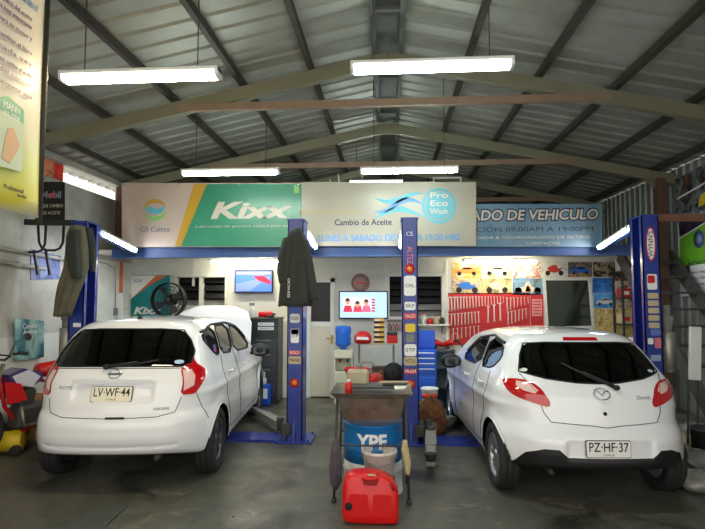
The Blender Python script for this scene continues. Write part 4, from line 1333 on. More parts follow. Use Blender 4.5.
# televisions
def tv(x0, y0, x1, y1, label, cols, seed, people):
    Y = YB - .07; cx, cz, w, h = rect(x0, y0, x1, y1, Y)
    t = thing('television', label, 'television', (cx, Y, cz))
    b = MB(); b.box((0, 0, 0), (w, .04, h), bev=.006); b.box((0, .03, 0), (w * .5, .03, h * .5), bev=.005); b.build('cabinet', MATS['black_plastic'], t)
    b = MB(); b.box((0, .055, 0), (.20, .03, .16)); b.build('wall_bracket', MATS['black_paint'], t)
    s = MB(); s.prism([(-w / 2 + .02, -h / 2 + .025), (w / 2 - .02, -h / 2 + .025), (w / 2 - .02, h / 2 - .02), (-w / 2 + .02, h / 2 - .02)], -.023, -.020, 'XZ'); sc = s.build('screen', cols, t)
    return t, sc, w, h
def glow(name, c, e): 
    return mat(name, c, .3, emit=e * .42)
t, sc, w, h = tv(235, 270, 273, 293, 'small wall television showing a blue and red racing picture', glow('screen_blue', (70, 110, 220), 1.1), 1, 0)
def patch(parent, pts, m, y=-.025, name='screen_image'):
    b = MB(); b.prism(pts, y - .001, y, 'XZ'); return b.build(name, m, parent)
patch(sc, [(-w * .45, -h * .42), (-w * .1, -h * .42), (w * .2, -h * .05), (w * .42, h * .1), (w * .42, h * .22), (-w * .45, -h * .1)], glow('screen_slate', (110, 130, 190), 1.0))
patch(sc, [(-w * .02, h * .22), (w * .25, h * .25), (w * .45, h * .02), (w * .45, -h * .14), (w * .15, h * .02)], glow('screen_red', (200, 40, 60), 1.0), y=-.027)
patch(sc, [(-w * .45, h * .30), (w * .45, h * .30), (w * .45, h * .42), (-w * .45, h * .42)], glow('screen_violet', (140, 130, 230), 1.0), y=-.027)
t, sc, w, h = tv(339, 291, 388, 319, 'larger wall television showing three people on a pale blue picture', glow('screen_pale', (168, 204, 240), 1.3), 2, 3)
patch(sc, [(-w * .40, -h * .25), (w * .14, -h * .25), (w * .14, h * .27), (-w * .40, h * .27)], glow('screen_cream', (236, 214, 214), 1.2))
for (a, hh, c) in ((-.32, .24, (196, 40, 70)), (-.12, .14, (214, 50, 80)), (.06, .20, (226, 90, 120))):
    patch(sc, [(w * (a - .09), -h * .25), (w * (a + .10), -h * .25), (w * (a + .07), -h * .02), (w * (a - .06), -h * .02)], glow('screen_shirt_%d' % c[1], c, 1.1), y=-.027, name='screen_person')
    patch(sc, [(w * (a + .045 * math.cos(R(q))), h * (hh - .12 + .11 * math.sin(R(q)))) for q in range(0, 360, 30)], glow('screen_skin', (206, 150, 120), 1.0), y=-.029, name='screen_face')
    patch(sc, [(w * (a + .047 * math.cos(R(q))), h * (hh - .10 + .11 * math.sin(R(q)))) for q in range(0, 181, 20)], glow('screen_hair', (60, 30, 36), .6), y=-.031, name='screen_hair')
for i in range(5): patch(sc, [(w * .17, h * (.22 - .1 * i)), (w * .24, h * (.22 - .1 * i)), (w * .24, h * (.16 - .1 * i)), (w * .17, h * (.16 - .1 * i))], glow('screen_red', (200, 40, 60), 1.0), name='screen_caption')

# round badge above the television
p = at(360.5, 283, y=YB - .01)
b = MB()
n = 42
b.prism([((.155 + .008 * (i % 2)) * math.cos(2 * math.pi * i / n), (.155 + .008 * (i % 2)) * math.sin(2 * math.pi * i / n)) for i in range(n)], -.03, 0, 'XZ')
o = tag(b.build('bottle_cap_sign', mat('cap_brown', (112, 84, 80), .4, metal=.3), None, tuple(p)), 'round brown bottle cap shaped sign on the white wall over the television', 'sign')
b = MB(); b.lathe([(.001, 0), (.115, 0), (.115, .004), (.001, .004)], axis='Y', n=30); b.build('face', mat('cap_face', (176, 150, 140), .4), o, (0, -.034, 0))
b = MB(); b.box((0, 0, 0), (.17, .004, .035)); b.build('band', MATS['red'], o, (0, -.037, 0))

# green, white and orange poster
YP = YW
pk = rsheet('poster', 131, 275, 170, 316, YP, MATS['teal'], label='teal, white and orange oil poster on the wall behind the fan', cat='poster')
yy = YP - .008
sheet('white_field', [(131, 299), (131, 275.5), (158, 275.5)], yy, MATS['white'], pk, th=.0015)
sheet('orange_stripe', [(131, 299), (156, 275.5), (167, 275.5), (150, 285)], yy - .0015, MATS['orange'], pk, th=.0015)
ptext('GS', 138, 281, yy - .002, 8, .07, MATS['letter_blue'], pk)
ptext('Kixx', 146, 311, yy - .002, 28, .17, MATS['white'], pk, bold=.008, shear=.25)

# fan
fc = at(169.5, 300, y=8.55)
fan = thing('pedestal_fan', 'large black pedestal fan with round wire guard before the teal poster', 'fan', (fc.x, fc.y, 0))
fz = fc.z; fr = .285
b = MB(); b.cyl((0, .05, 0), .24, .03, n=28); b.build('base', MATS['black_plastic'], fan)
b = MB(); b.tube([(0, .06, .03), (0, .06, fz - .05)], .018, 10); b.build('pole', MATS['black_plastic'], fan)
b = MB(); b.lathe([(.04, .03), (.09, .04), (.10, .10), (.09, .18), (.03, .21)], (0, 0, fz), 'Y', 20); b.build('motor', MATS['black_plastic'], fan)
for yy_ in (-.09, .03):
    b = MB()
    for r_ in (fr, fr * .8, fr * .6, fr * .4, fr * .2):
        b.tube([(r_ * math.cos(i * math.pi / 18), yy_ + (0 if r_ > fr * .9 else (-.01 if yy_ < 0 else .0)), fz + r_ * math.sin(i * math.pi / 18)) for i in range(36)], .004 if r_ < fr * .9 else .010, 5, cyc=True)
    for i in range(20):
        a = i * math.pi / 10
        b.tube([(.04 * math.cos(a), yy_ - .01, fz + .04 * math.sin(a)), (fr * math.cos(a), yy_, fz + fr * math.sin(a))], .003, 4)
    b.cyl((0, yy_ - .02, fz), .05, .015, axis='Y', n=20)
    b.build('guard', MATS['black_paint'], fan)
b = MB(); b.lathe([(fr, -.09), (fr + .006, -.09), (fr + .006, .03), (fr, .03)], (0, 0, fz), 'Y', 36, close=True); b.build('hoop', MATS['black_paint'], fan)
b = MB()
for i in range(4):
    a0 = i * math.pi / 2 + .4
    vs = []
    for (rr_, da, dy) in ((.04, 0, -.03), (.24, -.25, -.05), (.25, .35, .0), (.05, .5, .02)):
        vs.append((rr_ * math.cos(a0 + da), dy - .02, fz + rr_ * math.sin(a0 + da)))
    vs += [(v[0], v[1] + .006, v[2]) for v in vs]
    b.add(vs, [(0, 1, 2, 3), (7, 6, 5, 4), (0, 4, 5, 1), (1, 5, 6, 2), (2, 6, 7, 3), (3, 7, 4, 0)])
b.cyl((0, -.06, fz), .045, .07, axis='Y', n=16); b.build('blades', MATS['dark_grey'], fan)

# electric box with orange conduits
cx, cz, w, h = rect(113, 293, 123, 317, YW)
eb = thing('electric_box', 'pale grey electric box on the white side wall with two orange conduits above', 'electric box', (XL + .014, at(118, 305, x=XL).y, cz), R(90))
b = MB(); b.box((0, -.06, 0), (w, .12, h), bev=.008); b.build('box', MATS['frame_white'], eb)
b = MB(); b.prism([(-.03, -.08), (.03, -.08), (0, -.02)], -.124, -.121, 'XZ'); b.build('warning_label', MATS['yellow'], eb)
for dx in (-.03, .03):
    b = MB(); b.tube([(dx, -.03, h / 2), (dx, -.03, 2.33 - cz)], .013, 8); b.build('conduit', MATS['orange'], eb)
b = MB(); b.box((-.15, -.03, -.10), (.06, .06, .12), bev=.01); b.build('switch', MATS['grey'], eb)
b = MB(); b.tube([(-.15, -.02, -.04), (-.16, -.02, .3), (-.20, -.02, .62), (-.45, -.02, .68), (-.75, -.02, .70)], .006, 5); b.build('cable', MATS['grey'], eb)

# tool cabinet with things on it
cx, cz, w, h = rect(249, 318, 277, 420, 8.4)
ctop = at(262, 318, y=8.4).z
cab = thing('tool_cabinet', 'tall black tool cabinet with white labels standing left of the cream wall panel', 'cabinet', (cx, 8.62, 0))
b = MB(); b.box((0, 0, ctop / 2 - .005), (w, .42, ctop - .01), bev=.008); b.build('body', mat('cabinet_black', (44, 48, 52), .45, noise=.2), cab)
b = MB(); b.box((0, 0, ctop - .012), (w + .03, .45, .024), bev=.006); b.build('top', MATS['dark_grey'], cab)
for i in range(4):
    z = .12 + i * (ctop - .45) / 4; b = MB(); b.box((0, -.215, z + .12), (w - .05, .014, .22), bev=.004); d = b.build('drawer', mat('drawer_slate', (58, 62, 68), .45), cab)
    b = MB(); b.bar((-.12, -.235, z + .20), (.12, -.235, z + .20), .014); b.build('handle', MATS['steel'], d)
for (dz, s_) in ((-.10, 'PELIGRO'), (-.17, 'HERRAMIENTAS')):
    b = MB(); b.box((.04, -.215, ctop + dz), (.26, .006, .05)); l_ = b.build('label_plate', MATS['white'], cab); text(s_, MATS['ink_black'], l_, (.04, -.2195, ctop + dz), (R(90), 0, 0), size=.035, width=.22, ext=.0005)
def bottle(name, label, cat, x, y, z, h, r, m, cap, group=None, trigger=False):
    t = thing(name, label, cat, (x, y, z), group=group)
    b = MB(); b.lathe([(r * .85, 0), (r, .01), (r, h * .62), (r * .75, h * .74), (r * .35, h * .82), (r * .33, h * .9)], n=18); b.build('body', m, t)
    b = MB(); b.cyl((0, 0, h * .88), r * .4, h * .12, n=14)
    if trigger: b.box((-.015, 0, h * 1.03), (.09, .025, .035), bev=.006); b.box((-.045, 0, h * .96), (.012, .02, .07), rot=(0, .4, 0))
    b.build('cap', cap, t)
    return t
p = at(252, 317, y=8.55); bottle('spray_bottle', 'white spray bottle standing on the black tool cabinet', 'bottle', p.x, 8.6, ctop, .22, .045, MATS['frame_white'], MATS['grey'], trigger=True)
p = at(266, 315, y=8.55)
pl_ = thing('power_drill', 'red power tool lying on top of the black tool cabinet', 'power tool', (p.x, 8.6, ctop))
b = MB(); b.tube([(-.13, 0, .05), (.06, 0, .055), (.10, 0, .055)], [.045, .05, .03], 12); b.box((-.05, 0, .035), (.10, .07, .05), bev=.015); b.build('housing', MATS['red'], pl_)
b = MB(); b.tube([(.09, 0, .055), (.15, 0, .055)], .018, 10); b.build('chuck', MATS['dark_grey'], pl_)
b = MB(); b.tube([(.0, 0, .03), (.06, -.06, .02), (.14, -.09, .02)], .022, 8); b.build('grip', MATS['black_plastic'], pl_)
p = at(264, 420, y=8.2)
jug = thing('coolant_jug', 'blue jug with white pump top on the floor before the tool cabinet', 'jug', (at(264, 402, y=8.3).x, 8.31, 0))
b = MB(); b.box((0, 0, .17), (.20, .15, .34), bev=.03); b.build('body', MATS['blue'], jug)
b = MB(); b.box((0, -.078, .20), (.14, .004, .16)); b.build('label_patch', MATS['white'], jug)
b = MB(); b.cyl((0, 0, .33), .035, .10, n=14); b.tube([(0, 0, .42), (0, 0, .52), (-.06, 0, .54)], .012, 8); b.build('pump', MATS['frame_white'], jug)

# water dispenser and its jug
wx = at(343.5, 370, y=8.55).x
wd = thing('water_dispenser', 'cream water dispenser by the door with a recess and two taps', 'dispenser', (wx, 8.62, 0))
wt = at(343, 350, y=8.5).z
b = MB(); b.box((0, .02, wt * .30), (.30, .30, wt * .60), bev=.012); b.box((0, .02, wt * .92), (.30, .30, wt * .16), bev=.012); b.box((0, .12, wt * .72), (.30, .10, wt * .30)); b.box((-.14, .02, wt * .72), (.02, .28, wt * .3)); b.box((.14, .02, wt * .72), (.02, .28, wt * .3))
b.build('body', mat('cream_plastic', (222, 220, 190), .45), wd)
for dx in (-.06, .06):
    b = MB(); b.tube([(dx, .06, wt * .80), (dx, -.03, wt * .80), (dx, -.03, wt * .76)], .014, 8); b.build('tap', MATS['red'] if dx < 0 else MATS['blue'], wd)
b = MB(); b.box((0, -.06, wt * .605), (.22, .10, .015), bev=.004); b.build('drip_tray', MATS['grey'], wd)
wj = thing('water_jug', 'translucent blue water jug upside down on the dispenser', 'jug', (wx - .01, 8.62, wt))
b = MB(); b.lathe([(.05, 0), (.06, .03), (.125, .07), (.135, .10), (.125, .15), (.135, .18), (.125, .23), (.135, .26), (.135, .34), (.12, .38), (.03, .39), (.001, .385)], n=28); b.build('body', mat('jug_blue', (36, 110, 220), .15, coat=.6), wj)

# ------------------------------------------------------------------ wrench board
bx = rsheet('tool_board', 446, 293, 530, 345, YW, MATS['board_red'], label='red painted board on the back wall that holds the rows of wrenches', cat='tool board')
rsheet('tool_board_side', 530.5, 294, 543.5, 341, YW, MATS['board_red'], parent=bx)
rsheet('price_card', 532, 299, 542, 316, YW - .008, mat('card_rose', (214, 150, 150), .6), parent=bx, th=.002)
for i in range(5): rsheet('card_line', 533, 301 + i * 3, 541, 302 + i * 3, YW - .011, MATS['red'], parent=bx, th=.001)
mat('wrench_steel', (214, 206, 196), .3, metal=.7)
def make_wrench(L, label, group):
    o = thing('wrench', label, 'wrench', group=group)
    b = MB(); w = L * .035 + .003
    b.box((0, 0, 0), (w * 1.5, .006, L * .80), bev=.002)
    ro, ri = L * .058, L * .034
    n = 14
    b.lathe([(ri, -.005), (ro, -.005), (ro, .005), (ri, .005)], (0, 0, -L * .44), 'Y', n, close=True)
    pts = [(ro * 1.15 * math.cos(R(a)), L * .43 + ro * 1.15 * math.sin(R(a))) for a in range(125, 416, 24)] + [(ri * .7, L * .43 - ri * .1), (0, L * .43 - ri * .4), (-ri * .7, L * .43 - ri * .1)]
    b.prism(pts, -.005, .005, 'XZ')
    b.build('shank', MATS['wrench_steel'], o)
    return o
def wrench_row(xs, y0s, y1s, desc, group):
    proto = None
    for i, x in enumerate(xs):
        f = i / max(1, len(xs) - 1)
        y0 = y0s[0] + (y0s[1] - y0s[0]) * f; y1 = y1s[0] + (y1s[1] - y1s[0]) * f
        a = at(x, y0, y=YB - .03); c = at(x, y1, y=YB - .03); L = a.z - c.z
        if proto is None: proto = make_wrench(1.0, desc, group); o = proto
        else: o = copy_tree(proto)
        o.location = (a.x, YB - .028, (a.z + c.z) / 2); o.scale = (L * 1.2, 1, L); o.rotation_euler = (0, RND.uniform(-.05, .05), 0)
wrench_row([448.5 + 3.05 * i for i in range(19)], (296, 296), (312, 303), 'steel wrench in the long top row of the red board', 'wrenches in the top row of the red board')
wrench_row([507 + 3.5 * i for i in range(7)], (297, 296.5), (311, 304), 'steel wrench in the upper right row of the red board', 'wrenches in the upper right row of the red board')
wrench_row([448 + 3.4 * i for i in range(10)], (313.5, 311), (327, 323), 'steel wrench in the second row of the red board', 'wrenches in the second row of the red board')
wrench_row([488 + 6 * i for i in range(3)], (305, 302), (323, 321), 'big steel wrench hanging alone in the middle of the red board', 'big wrenches in the middle of the red board')
wrench_row([508 + 3.6 * i for i in range(6)], (311, 308), (325, 318), 'steel wrench in the lower right row of the red board', 'wrenches in the lower right row of the red board')
wrench_row([449 + 4.2 * i for i in range(8)], (328.5, 325), (340, 336), 'steel wrench in the bottom row of the red board', 'wrenches in the bottom row of the red board')

# ------------------------------------------------------------------ hanging cloth
def drape(name, rows, Y, depth, m, parent=None, folds=7, amp=.12, seed=0, label=None, cat=None):
    """cloth hanging as a closed, folded shape; rows = (py, px_left, px_right)"""
    rn = random.Random(seed); ph = rn.uniform(0, 6); n = 40
    b = MB(); vs = []; fs = []
    fine = []
    for i in range(len(rows) - 1):
        for k in range(4):
            f = k / 4; fine.append(tuple(rows[i][q] + (rows[i + 1][q] - rows[i][q]) * f for q in range(3)))
    fine.append(rows[-1])
    for j, (py, x0, x1) in enumerate(fine):
        a = at(x0, py, y=Y); c = at(x1, py, y=Y); cx = (a.x + c.x) / 2; hw = (c.x - a.x) / 2; z = (a.z + c.z) / 2
        g = min(1, j / 4 + .15)
        for i in range(n):
            t = 2 * math.pi * i / n
            r = 1 + amp * g * math.sin(folds * t + ph + .35 * j / 4) + .04 * math.sin(3 * t + j * .5)
            vs.append((cx + hw * math.cos(t) * (r if abs(math.cos(t)) < .8 else 1), Y + min(depth, hw * 1.3) * math.sin(t) * r, z + .010 * math.sin(4 * t + ph) * (1 if j == len(fine) - 1 else 0)))
    for j in range(len(fine) - 1):
        for i in range(n): fs.append((j * n + i, j * n + (i + 1) % n, (j + 1) * n + (i + 1) % n, (j + 1) * n + i))
    fs.append(tuple(range(n))); k0 = (len(fine) - 1) * n
    fs.append(tuple(range(k0 + n - 1, k0 - 1, -1)))
    b.add(vs, fs, None, True); o = b.build(name, m, parent)
    if label: tag(o, label, cat)
    return o
jk = drape('jacket', [(228, 294, 300), (237, 287, 306), (249, 284, 309), (262, 281, 311), (285, 280, 312), (306, 278, 313)], 6.02, .10, MATS['cloth_dark'], seed=2, label='dark work jacket hanging on the lift post beside the cream door panel', cat='jacket')
drape('sleeve', [(238, 283, 290), (256, 278, 288), (272, 277, 286), (283, 279, 285)], 5.98, .05, MATS['cloth_dark'], jk, folds=4, seed=3)
drape('sleeve', [(240, 300, 308), (262, 303, 313), (284, 307, 317), (300, 309, 318)], 5.98, .05, MATS['cloth_dark'], jk, folds=4, seed=4)
p = at(289, 288, y=5.885); b = MB(); b.box((0, 0, 0), (.035, .004, .26)); ls = b.build('back_print', MATS['gap_black'], jk, tuple(p)); text('SERVICIO', MATS['white'], ls, (0, -.003, 0), (R(90), R(-90), 0), size=.04, width=.22, ext=.0005)
jl = drape('overall', [(226, 72, 84), (236, 68, 86), (252, 66, 88), (268, 64, 88), (284, 60, 82), (300, 57, 76), (316, 55, 70)], 6.05, .10, MATS['cloth_olive'], seed=5, label='olive and black overalls hanging on the leftmost lift post', cat='overalls')
drape('sleeve', [(230, 70, 80), (248, 66, 80), (266, 68, 82), (278, 72, 82)], 5.95, .05, MATS['cloth_dark'], jl, folds=4, seed=6)
drape('sleeve', [(228, 86, 92), (246, 90, 96), (262, 91, 96), (272, 92, 95)], 6.12, .04, MATS['cloth_dark'], jl, folds=3, seed=7)

# ------------------------------------------------------------------ left side
# big banner near the left wall, hanging along the room
XBN = -2.30
def side_pts(pts, X): return [at(px, py, x=X) for px, py in pts]
b = MB()
ya, yb_ = at(0, 100, x=XBN).y - .45, at(41, 100, x=XBN).y
zt, zb = 3.92, at(38, 216, x=XBN).z
NB = 26
def bfun(u, v):
    y = ya + (yb_ - ya) * u
    return (XBN + .018 * math.sin(u * 9 + v * 2) * (.3 + .7 * (1 - v)), y, zb + (zt - zb) * v + .015 * math.sin(u * 5) * (1 - v))
b.grid(bfun, NB, 16)
def banner_material():
    m = bpy.data.materials.new('banner_print'); m.use_nodes = True; nt = m.node_tree; bs = nt.nodes['Principled BSDF']
    g = nt.nodes.new('ShaderNodeNewGeometry'); sp = nt.nodes.new('ShaderNodeSeparateXYZ'); cr = nt.nodes.new('ShaderNodeValToRGB'); mr = nt.nodes.new('ShaderNodeMapRange')
    n = nt.nodes.new('ShaderNodeTexNoise'); n.inputs['Scale'].default_value = 1.6
    mr.inputs['From Min'].default_value = zb; mr.inputs['From Max'].default_value = zt
    nt.links.new(g.outputs['Position'], sp.inputs[0]); nt.links.new(g.outputs['Position'], n.inputs['Vector'])
    ad = nt.nodes.new('ShaderNodeMath'); ad.operation = 'MULTIPLY_ADD'; ad.inputs[1].default_value = .5
    nt.links.new(n.outputs['Fac'], ad.inputs[0]); nt.links.new(sp.outputs['Z'], ad.inputs[2]); nt.links.new(ad.outputs[0], mr.inputs['Value'])
    nt.links.new(mr.outputs[0], cr.inputs[0]); nt.links.new(cr.outputs[0], bs.inputs['Base Color']); bs.inputs['Roughness'].default_value = .4
    e = cr.color_ramp.elements
    e[0].position = .10; e[0].color = rgb(214, 206, 186); e[1].position = .62; e[1].color = rgb(222, 214, 200)
    for ps, c in ((.17, (210, 198, 50)), (.30, (204, 206, 110)), (.44, (216, 212, 180))):
        q = e.new(ps); q.color = rgb(*c)
    return m
mb_ = b.build('hanging_banner', banner_material(), solid=.004)
tag(mb_, 'large yellow and white vinyl banner hanging at the left near the camera', 'banner')
XF = XBN + .032
def side_text(s, px, py, w, size, m, parent):
    c = at(px, py, x=XF); return text(s, m, parent, c, (R(90), 0, R(90)), size=size * .68, width=w * .68, ext=.001)
def side_poly(name, pts, m, parent, d=0.0):
    q = side_pts(pts, XF + d); b = MB(); b.prism([(p.y, p.z) for p in q], XF + d - .002, XF + d, 'YZ'); return b.build(name, m, parent)
mat('letter_plum', (120, 84, 120), .5)
side_text('de filtro?', 30, 3, .22, .11, MATS['letter_blue'], mb_)
for i, (yy_, s_) in enumerate(((10, 'El filtro del aceite'), (19, 'es muy importante'), (31, 'para su motor y'), (46, 'cambiar el filtro'), (58, 'cada vez'), (70, 'que cambie el aceite'), (80, 'del motor'), (92, 'pregunte aqui'))):
    side_text(s_, 16, yy_ - 3, .42, .060, MATS['letter_plum'], mb_)
side_poly('printed_box_top', [(0, 97), (8, 96), (24, 110), (24, 124), (0, 108)], mat('print_mint', (110, 170, 130), .5), mb_)
side_poly('printed_box', [(0, 109), (24, 124), (22, 172), (0, 166)], mat('print_pale', (196, 206, 176), .5), mb_)
side_text('MANN', 12, 108, .20, .09, MATS['white'], mb_); side_text('FILTER', 12, 117, .20, .07, MATS['white'], mb_)
side_poly('printed_filter', [(8, 128), (14, 128), (20, 146), (10, 164), (2, 158), (5, 140)], mat('print_peach', (214, 170, 130), .5), mb_, .003)
side_text('Profesional', 14, 189, .24, .06, MATS['ink_black'], mb_); side_text('aceite', 22, 196, .12, .05, MATS['ink_black'], mb_)
b = MB(); b.tube([(XBN, yb_ + .03, zb - .05), (XBN, yb_ + .03, 4.0)], .016, 8); b.tube([(XBN, ya, zt + .02), (XBN, yb_ + .05, zt + .02)], .02, 8); b.build('frame_tube', MATS['purlin'], mb_)
for y in (ya + .1, yb_ - .05): 
    b = MB(); b.tube([(XBN, y, zt), (XBN, y, roof_z(XBN) - .02)], .006, 5); b.build('hanging_cable', MATS['dark_grey'], mb_)

# black oil sign on strings
YS = 6.35
sg = rsheet('hanging_sign', 36, 182, 65, 223, YS, MATS['gap_black'], label='small black sign reading Aqui Cambio de Aceite hanging by the left lift post', cat='sign', th=.012)
ptext('Mobil', 51, 195, YS - .014, 20, .12, mat('letter_silver', (120, 124, 150), .4), sg, bold=.004)
p = at(52, 195, y=YS - .016); b = MB(); b.lathe([(.018, 0), (.034, 0), (.034, .002), (.018, .002)], axis='Y', n=16, close=True); b.build('red_ring', MATS['red'], sg, (p.x, YS - .017, p.z - .005))
ptext('AQUI CAMBIO', 51, 206, YS - .014, 24, .06, MATS['banner_letter'], sg); ptext('DE ACEITE', 51, 213, YS - .014, 18, .055, MATS['banner_letter'], sg)
a, c, q = at(40, 182, y=YS), at(62, 182, y=YS), at(51, 172, y=YS)
b = MB(); b.tube([a, q, c], .004, 5); b.tube([q, (XL + .01, YS + .25, q.z + .1)], .004, 5); b.build('string', MATS['dark_grey'], sg)

# black tube rack beside the left post
YR_ = 6.25
def A(px, py): return at(px, py, y=YR_)
rk = thing('tube_rack', 'black tube rack with hanging U shaped bars left of the leftmost lift post', 'rack')
b = MB(); b.bar(A(7, 222), A(76, 223), .05, .07); b.build('top_bar', MATS['black_paint'], rk)
def ushape(x0, x1, y0, y1, r, yoff=0.0):
    pts = [A(x0, y0), A(x0 + 1, y1 - 8), A(x0 + 4, y1 - 2), A(x0 + 9, y1), A(x1 - 9, y1), A(x1 - 4, y1 - 2), A(x1 - 1, y1 - 8), A(x1, y0)]
    b = MB(); b.tube([p + Vector((0, yoff, 0)) for p in pts], r, 8); return b.build('u_bar', MATS['black_paint'], rk)
ushape(17, 46, 225, 252, .016); ushape(36, 62, 225, 250, .016, .04)
for x in ((34, 38), (46, 50)):
    b = MB(); b.bar(A(x[0], 250), A(x[1], 275), .028); b.build('leg', MATS['black_paint'], rk)
b = MB(); b.bar((XL + .012, YR_, A(7, 222).z), A(7, 222), .05, .07); b.build('wall_arm', MATS['black_paint'], rk)

# posters and pipes on the left wall
def wall_sheet(name, pts, X, m, label=None, cat=None, parent=None, th=.008, group=None):
    q = side_pts(pts, X); b = MB(); b.prism([(p.y, p.z) for p in q], X - th, X, 'YZ'); o = b.build(name, m, parent)
    if label: tag(o, label, cat, group)
    return o
wall_sheet('poster', [(31, 249), (60, 256), (60, 279), (31, 280)], XL + .012, picture_mat('picture_blue', [(70, 90, 150), (130, 150, 200), (60, 80, 150)], 3, 31), 'blue poster on the left wall behind the black tube rack', 'poster')
ps = wall_sheet('poster', [(15, 318), (44, 321), (44, 357), (15, 361)], XL + .05, picture_mat('picture_sea', [(30, 60, 70), (60, 120, 130), (150, 190, 180), (30, 70, 70)], 2.2, 32), 'green and blue sea poster on the left wall over the motorcycle', 'poster')
c = at(30, 326, x=XL + .055); text('Cambio', MATS['white'], ps, c, (R(90), 0, R(90)), size=.09, width=.26); c = at(30, 332, x=XL + .055); text('Aceite', MATS['white'], ps, c, (R(90), 0, R(90)), size=.08, width=.24)
for i, (z, y0, y1) in enumerate(((2.36, 4.2, 7.4), (2.22, 4.2, 6.6))):
    b = MB(); b.tube([(XL + .04, y0, z), (XL + .04, y1, z - .12)], .025, 10)
    for yy_ in (y0 + .6, y1 - .5): b.box((XL + .03, yy_, z - .12 * (yy_ - y0) / (y1 - y0)), (.07, .03, .08))
    tag(b.build('wall_pipe', mat('pipe_pale', (176, 174, 162), .6, noise=.3)), ['upper grey pipe running along the left wall', 'lower grey pipe running along the left wall'][i], 'pipe')
for i, (y0, y1, col) in enumerate(((6.3, 6.9, 'orange'), (6.9, 7.1, 'red'))):
    b = MB(); b.grid(lambda u, v: (XL - .10 + .015 * math.sin(u * 8), y0 + (y1 - y0) * u, 3.365 + .29 * v), 8, 3)
    tag(b.build('awning_cloth', mat('awning_' + col, dict(orange=(240, 150, 110), red=(230, 60, 50))[col], .8), solid=.004), ['wide orange cloth seen through the slot over the left wall', 'narrow red cloth in the slot over the left wall', 'short orange cloth at the back end of the wall slot'][i], 'awning')

# motorcycle, parked against the left wall: local +X is forward
mc = thing('motorcycle', 'dirt motorcycle with purple and white tank and red rear by the left wall', 'motorcycle', (-3.98, 5.72, 0), R(248))
def wheel_moto(x, r):
    b = MB(); b.lathe([(r * .84, -.045), (r * .93, -.055), (r, -.03), (r + .01, 0), (r, .03), (r * .93, .055), (r * .84, .045)], axis='Y', n=40, close=True); w = b.build('wheel', MATS['rubber'], mc, (x, 0, r + .01))
    b = MB(); b.lathe([(r * .86, -.02), (r * .80, 0), (r * .86, .02)], axis='Y', n=36, close=True); b.cyl((0, -.06, 0), .05, .12, 'Y', 14)
    for i in range(16):
        a = i * math.pi / 8; b.tube([(.05 * math.cos(a), .03 * (-1) ** i, .05 * math.sin(a)), (r * .84 * math.cos(a + .3), 0, r * .84 * math.sin(a + .3))], .003, 4)
    b.build('rim', MATS['rim_silver'], w)
wheel_moto(.70, .33); wheel_moto(-.62, .31)
for s_ in (-1, 1):
    b = MB(); b.tube([(.70, s_ * .09, .34), (.52, s_ * .09, .80), (.44, s_ * .09, 1.02)], [.028, .028, .022], 10); b.build('fork', mat('fork_olive', (98, 96, 70), .5), mc)
b = MB(); b.tube([(.40, -.40, 1.14), (.44, -.24, 1.13), (.44, -.10, 1.06), (.44, .10, 1.06), (.44, .24, 1.13), (.40, .40, 1.14)], .013, 8); b.tube([(.44, -.2, 1.11), (.44, .2, 1.11)], .009, 8); hb = b.build('handlebar', MATS['black_paint'], mc)
for s_ in (-1, 1):
    b = MB(); b.tube([(.40, s_ * .28, 1.14), (.40, s_ * .41, 1.14)], .020, 10); b.build('grip', MATS['rubber'], hb)
    b = MB(); b.tube([(.45, s_ * .24, 1.13), (.49, s_ * .30, 1.12), (.50, s_ * .42, 1.11)], .006, 6); b.build('lever', MATS['rim_silver'], hb)
    b = MB(); b.tube([(.44, s_ * .18, 1.12), (.40, s_ * .22, 1.25), (.38, s_ * .34, 1.30)], .005, 5); b.ball((.38, s_ * .38, 1.31), .05, 10, sc=(.3, 1.3, .8)); b.build('mirror', MATS['black_paint'], hb)
b = MB(); b.prism([(.34, .78), (.40, .90), (.24, .95), (.02, .88), (.02, .80), (.15, .74)], -.11, .11, 'XZ'); tk = b.build('fuel_tank', mat('tank_violet', (64, 56, 112), .3, coat=.6), mc)
for s_ in (-1, 1):
    b = MB(); b.prism([(.30, .78), (.36, .88), (.18, .93), (.05, .84), (.14, .74)], s_ * .111, s_ * .116, 'XZ'); b.build('tank_graphic', mat('graphic_white', (220, 214, 226), .3), tk)
    b = MB(); b.prism([(.42, .60), (.46, .84), (.30, .80), (.22, .62)], s_ * .14, s_ * .17, 'XZ'); b.build('shroud', MATS['red'], mc)
b = MB(); b.tube([(.02, 0, .90), (-.25, 0, .88), (-.60, 0, .93), (-.78, 0, .96)], [.07, .11, .09, .05], 12); b.build('seat', MATS['red'], mc)
b = MB(); b.prism([(-.30, .74), (-.34, .86), (-.70, .92), (-1.02, .90), (-1.04, .87), (-.70, .82)], -.10, .10, 'XZ'); b.build('rear_fender', MATS['red'], mc)
b = MB(); b.prism([(-.28, .52), (-.20, .82), (-.62, .84), (-.66, .70)], -.15, .15, 'XZ'); b.build('side_panel', MATS['red'], mc)
b = MB(); b.prism([(.50, .70), (.62, .76), (.95, .80), (1.06, .72), (.80, .72)], -.07, .07, 'XZ'); b.build('front_fender', MATS['white'], mc)
b = MB(); b.box((.10, 0, .42), (.34, .24, .26), bev=.04); b.box((.16, 0, .62), (.18, .18, .22), rot=(0, -.2, 0), bev=.03); b.build('engine', MATS['dark_grey'], mc)
b = MB(); b.tube([(.44, 0, .92), (.36, 0, .55), (.16, 0, .26), (-.20, 0, .30), (-.22, 0, .72), (.30, 0, .88)], .022, 8); b.tube([(-.18, .1, .34), (-.62, .1, .33)], .02, 8); b.tube([(-.18, -.1, .34), (-.62, -.1, .33)], .02, 8); b.build('frame', MATS['red'], mc)
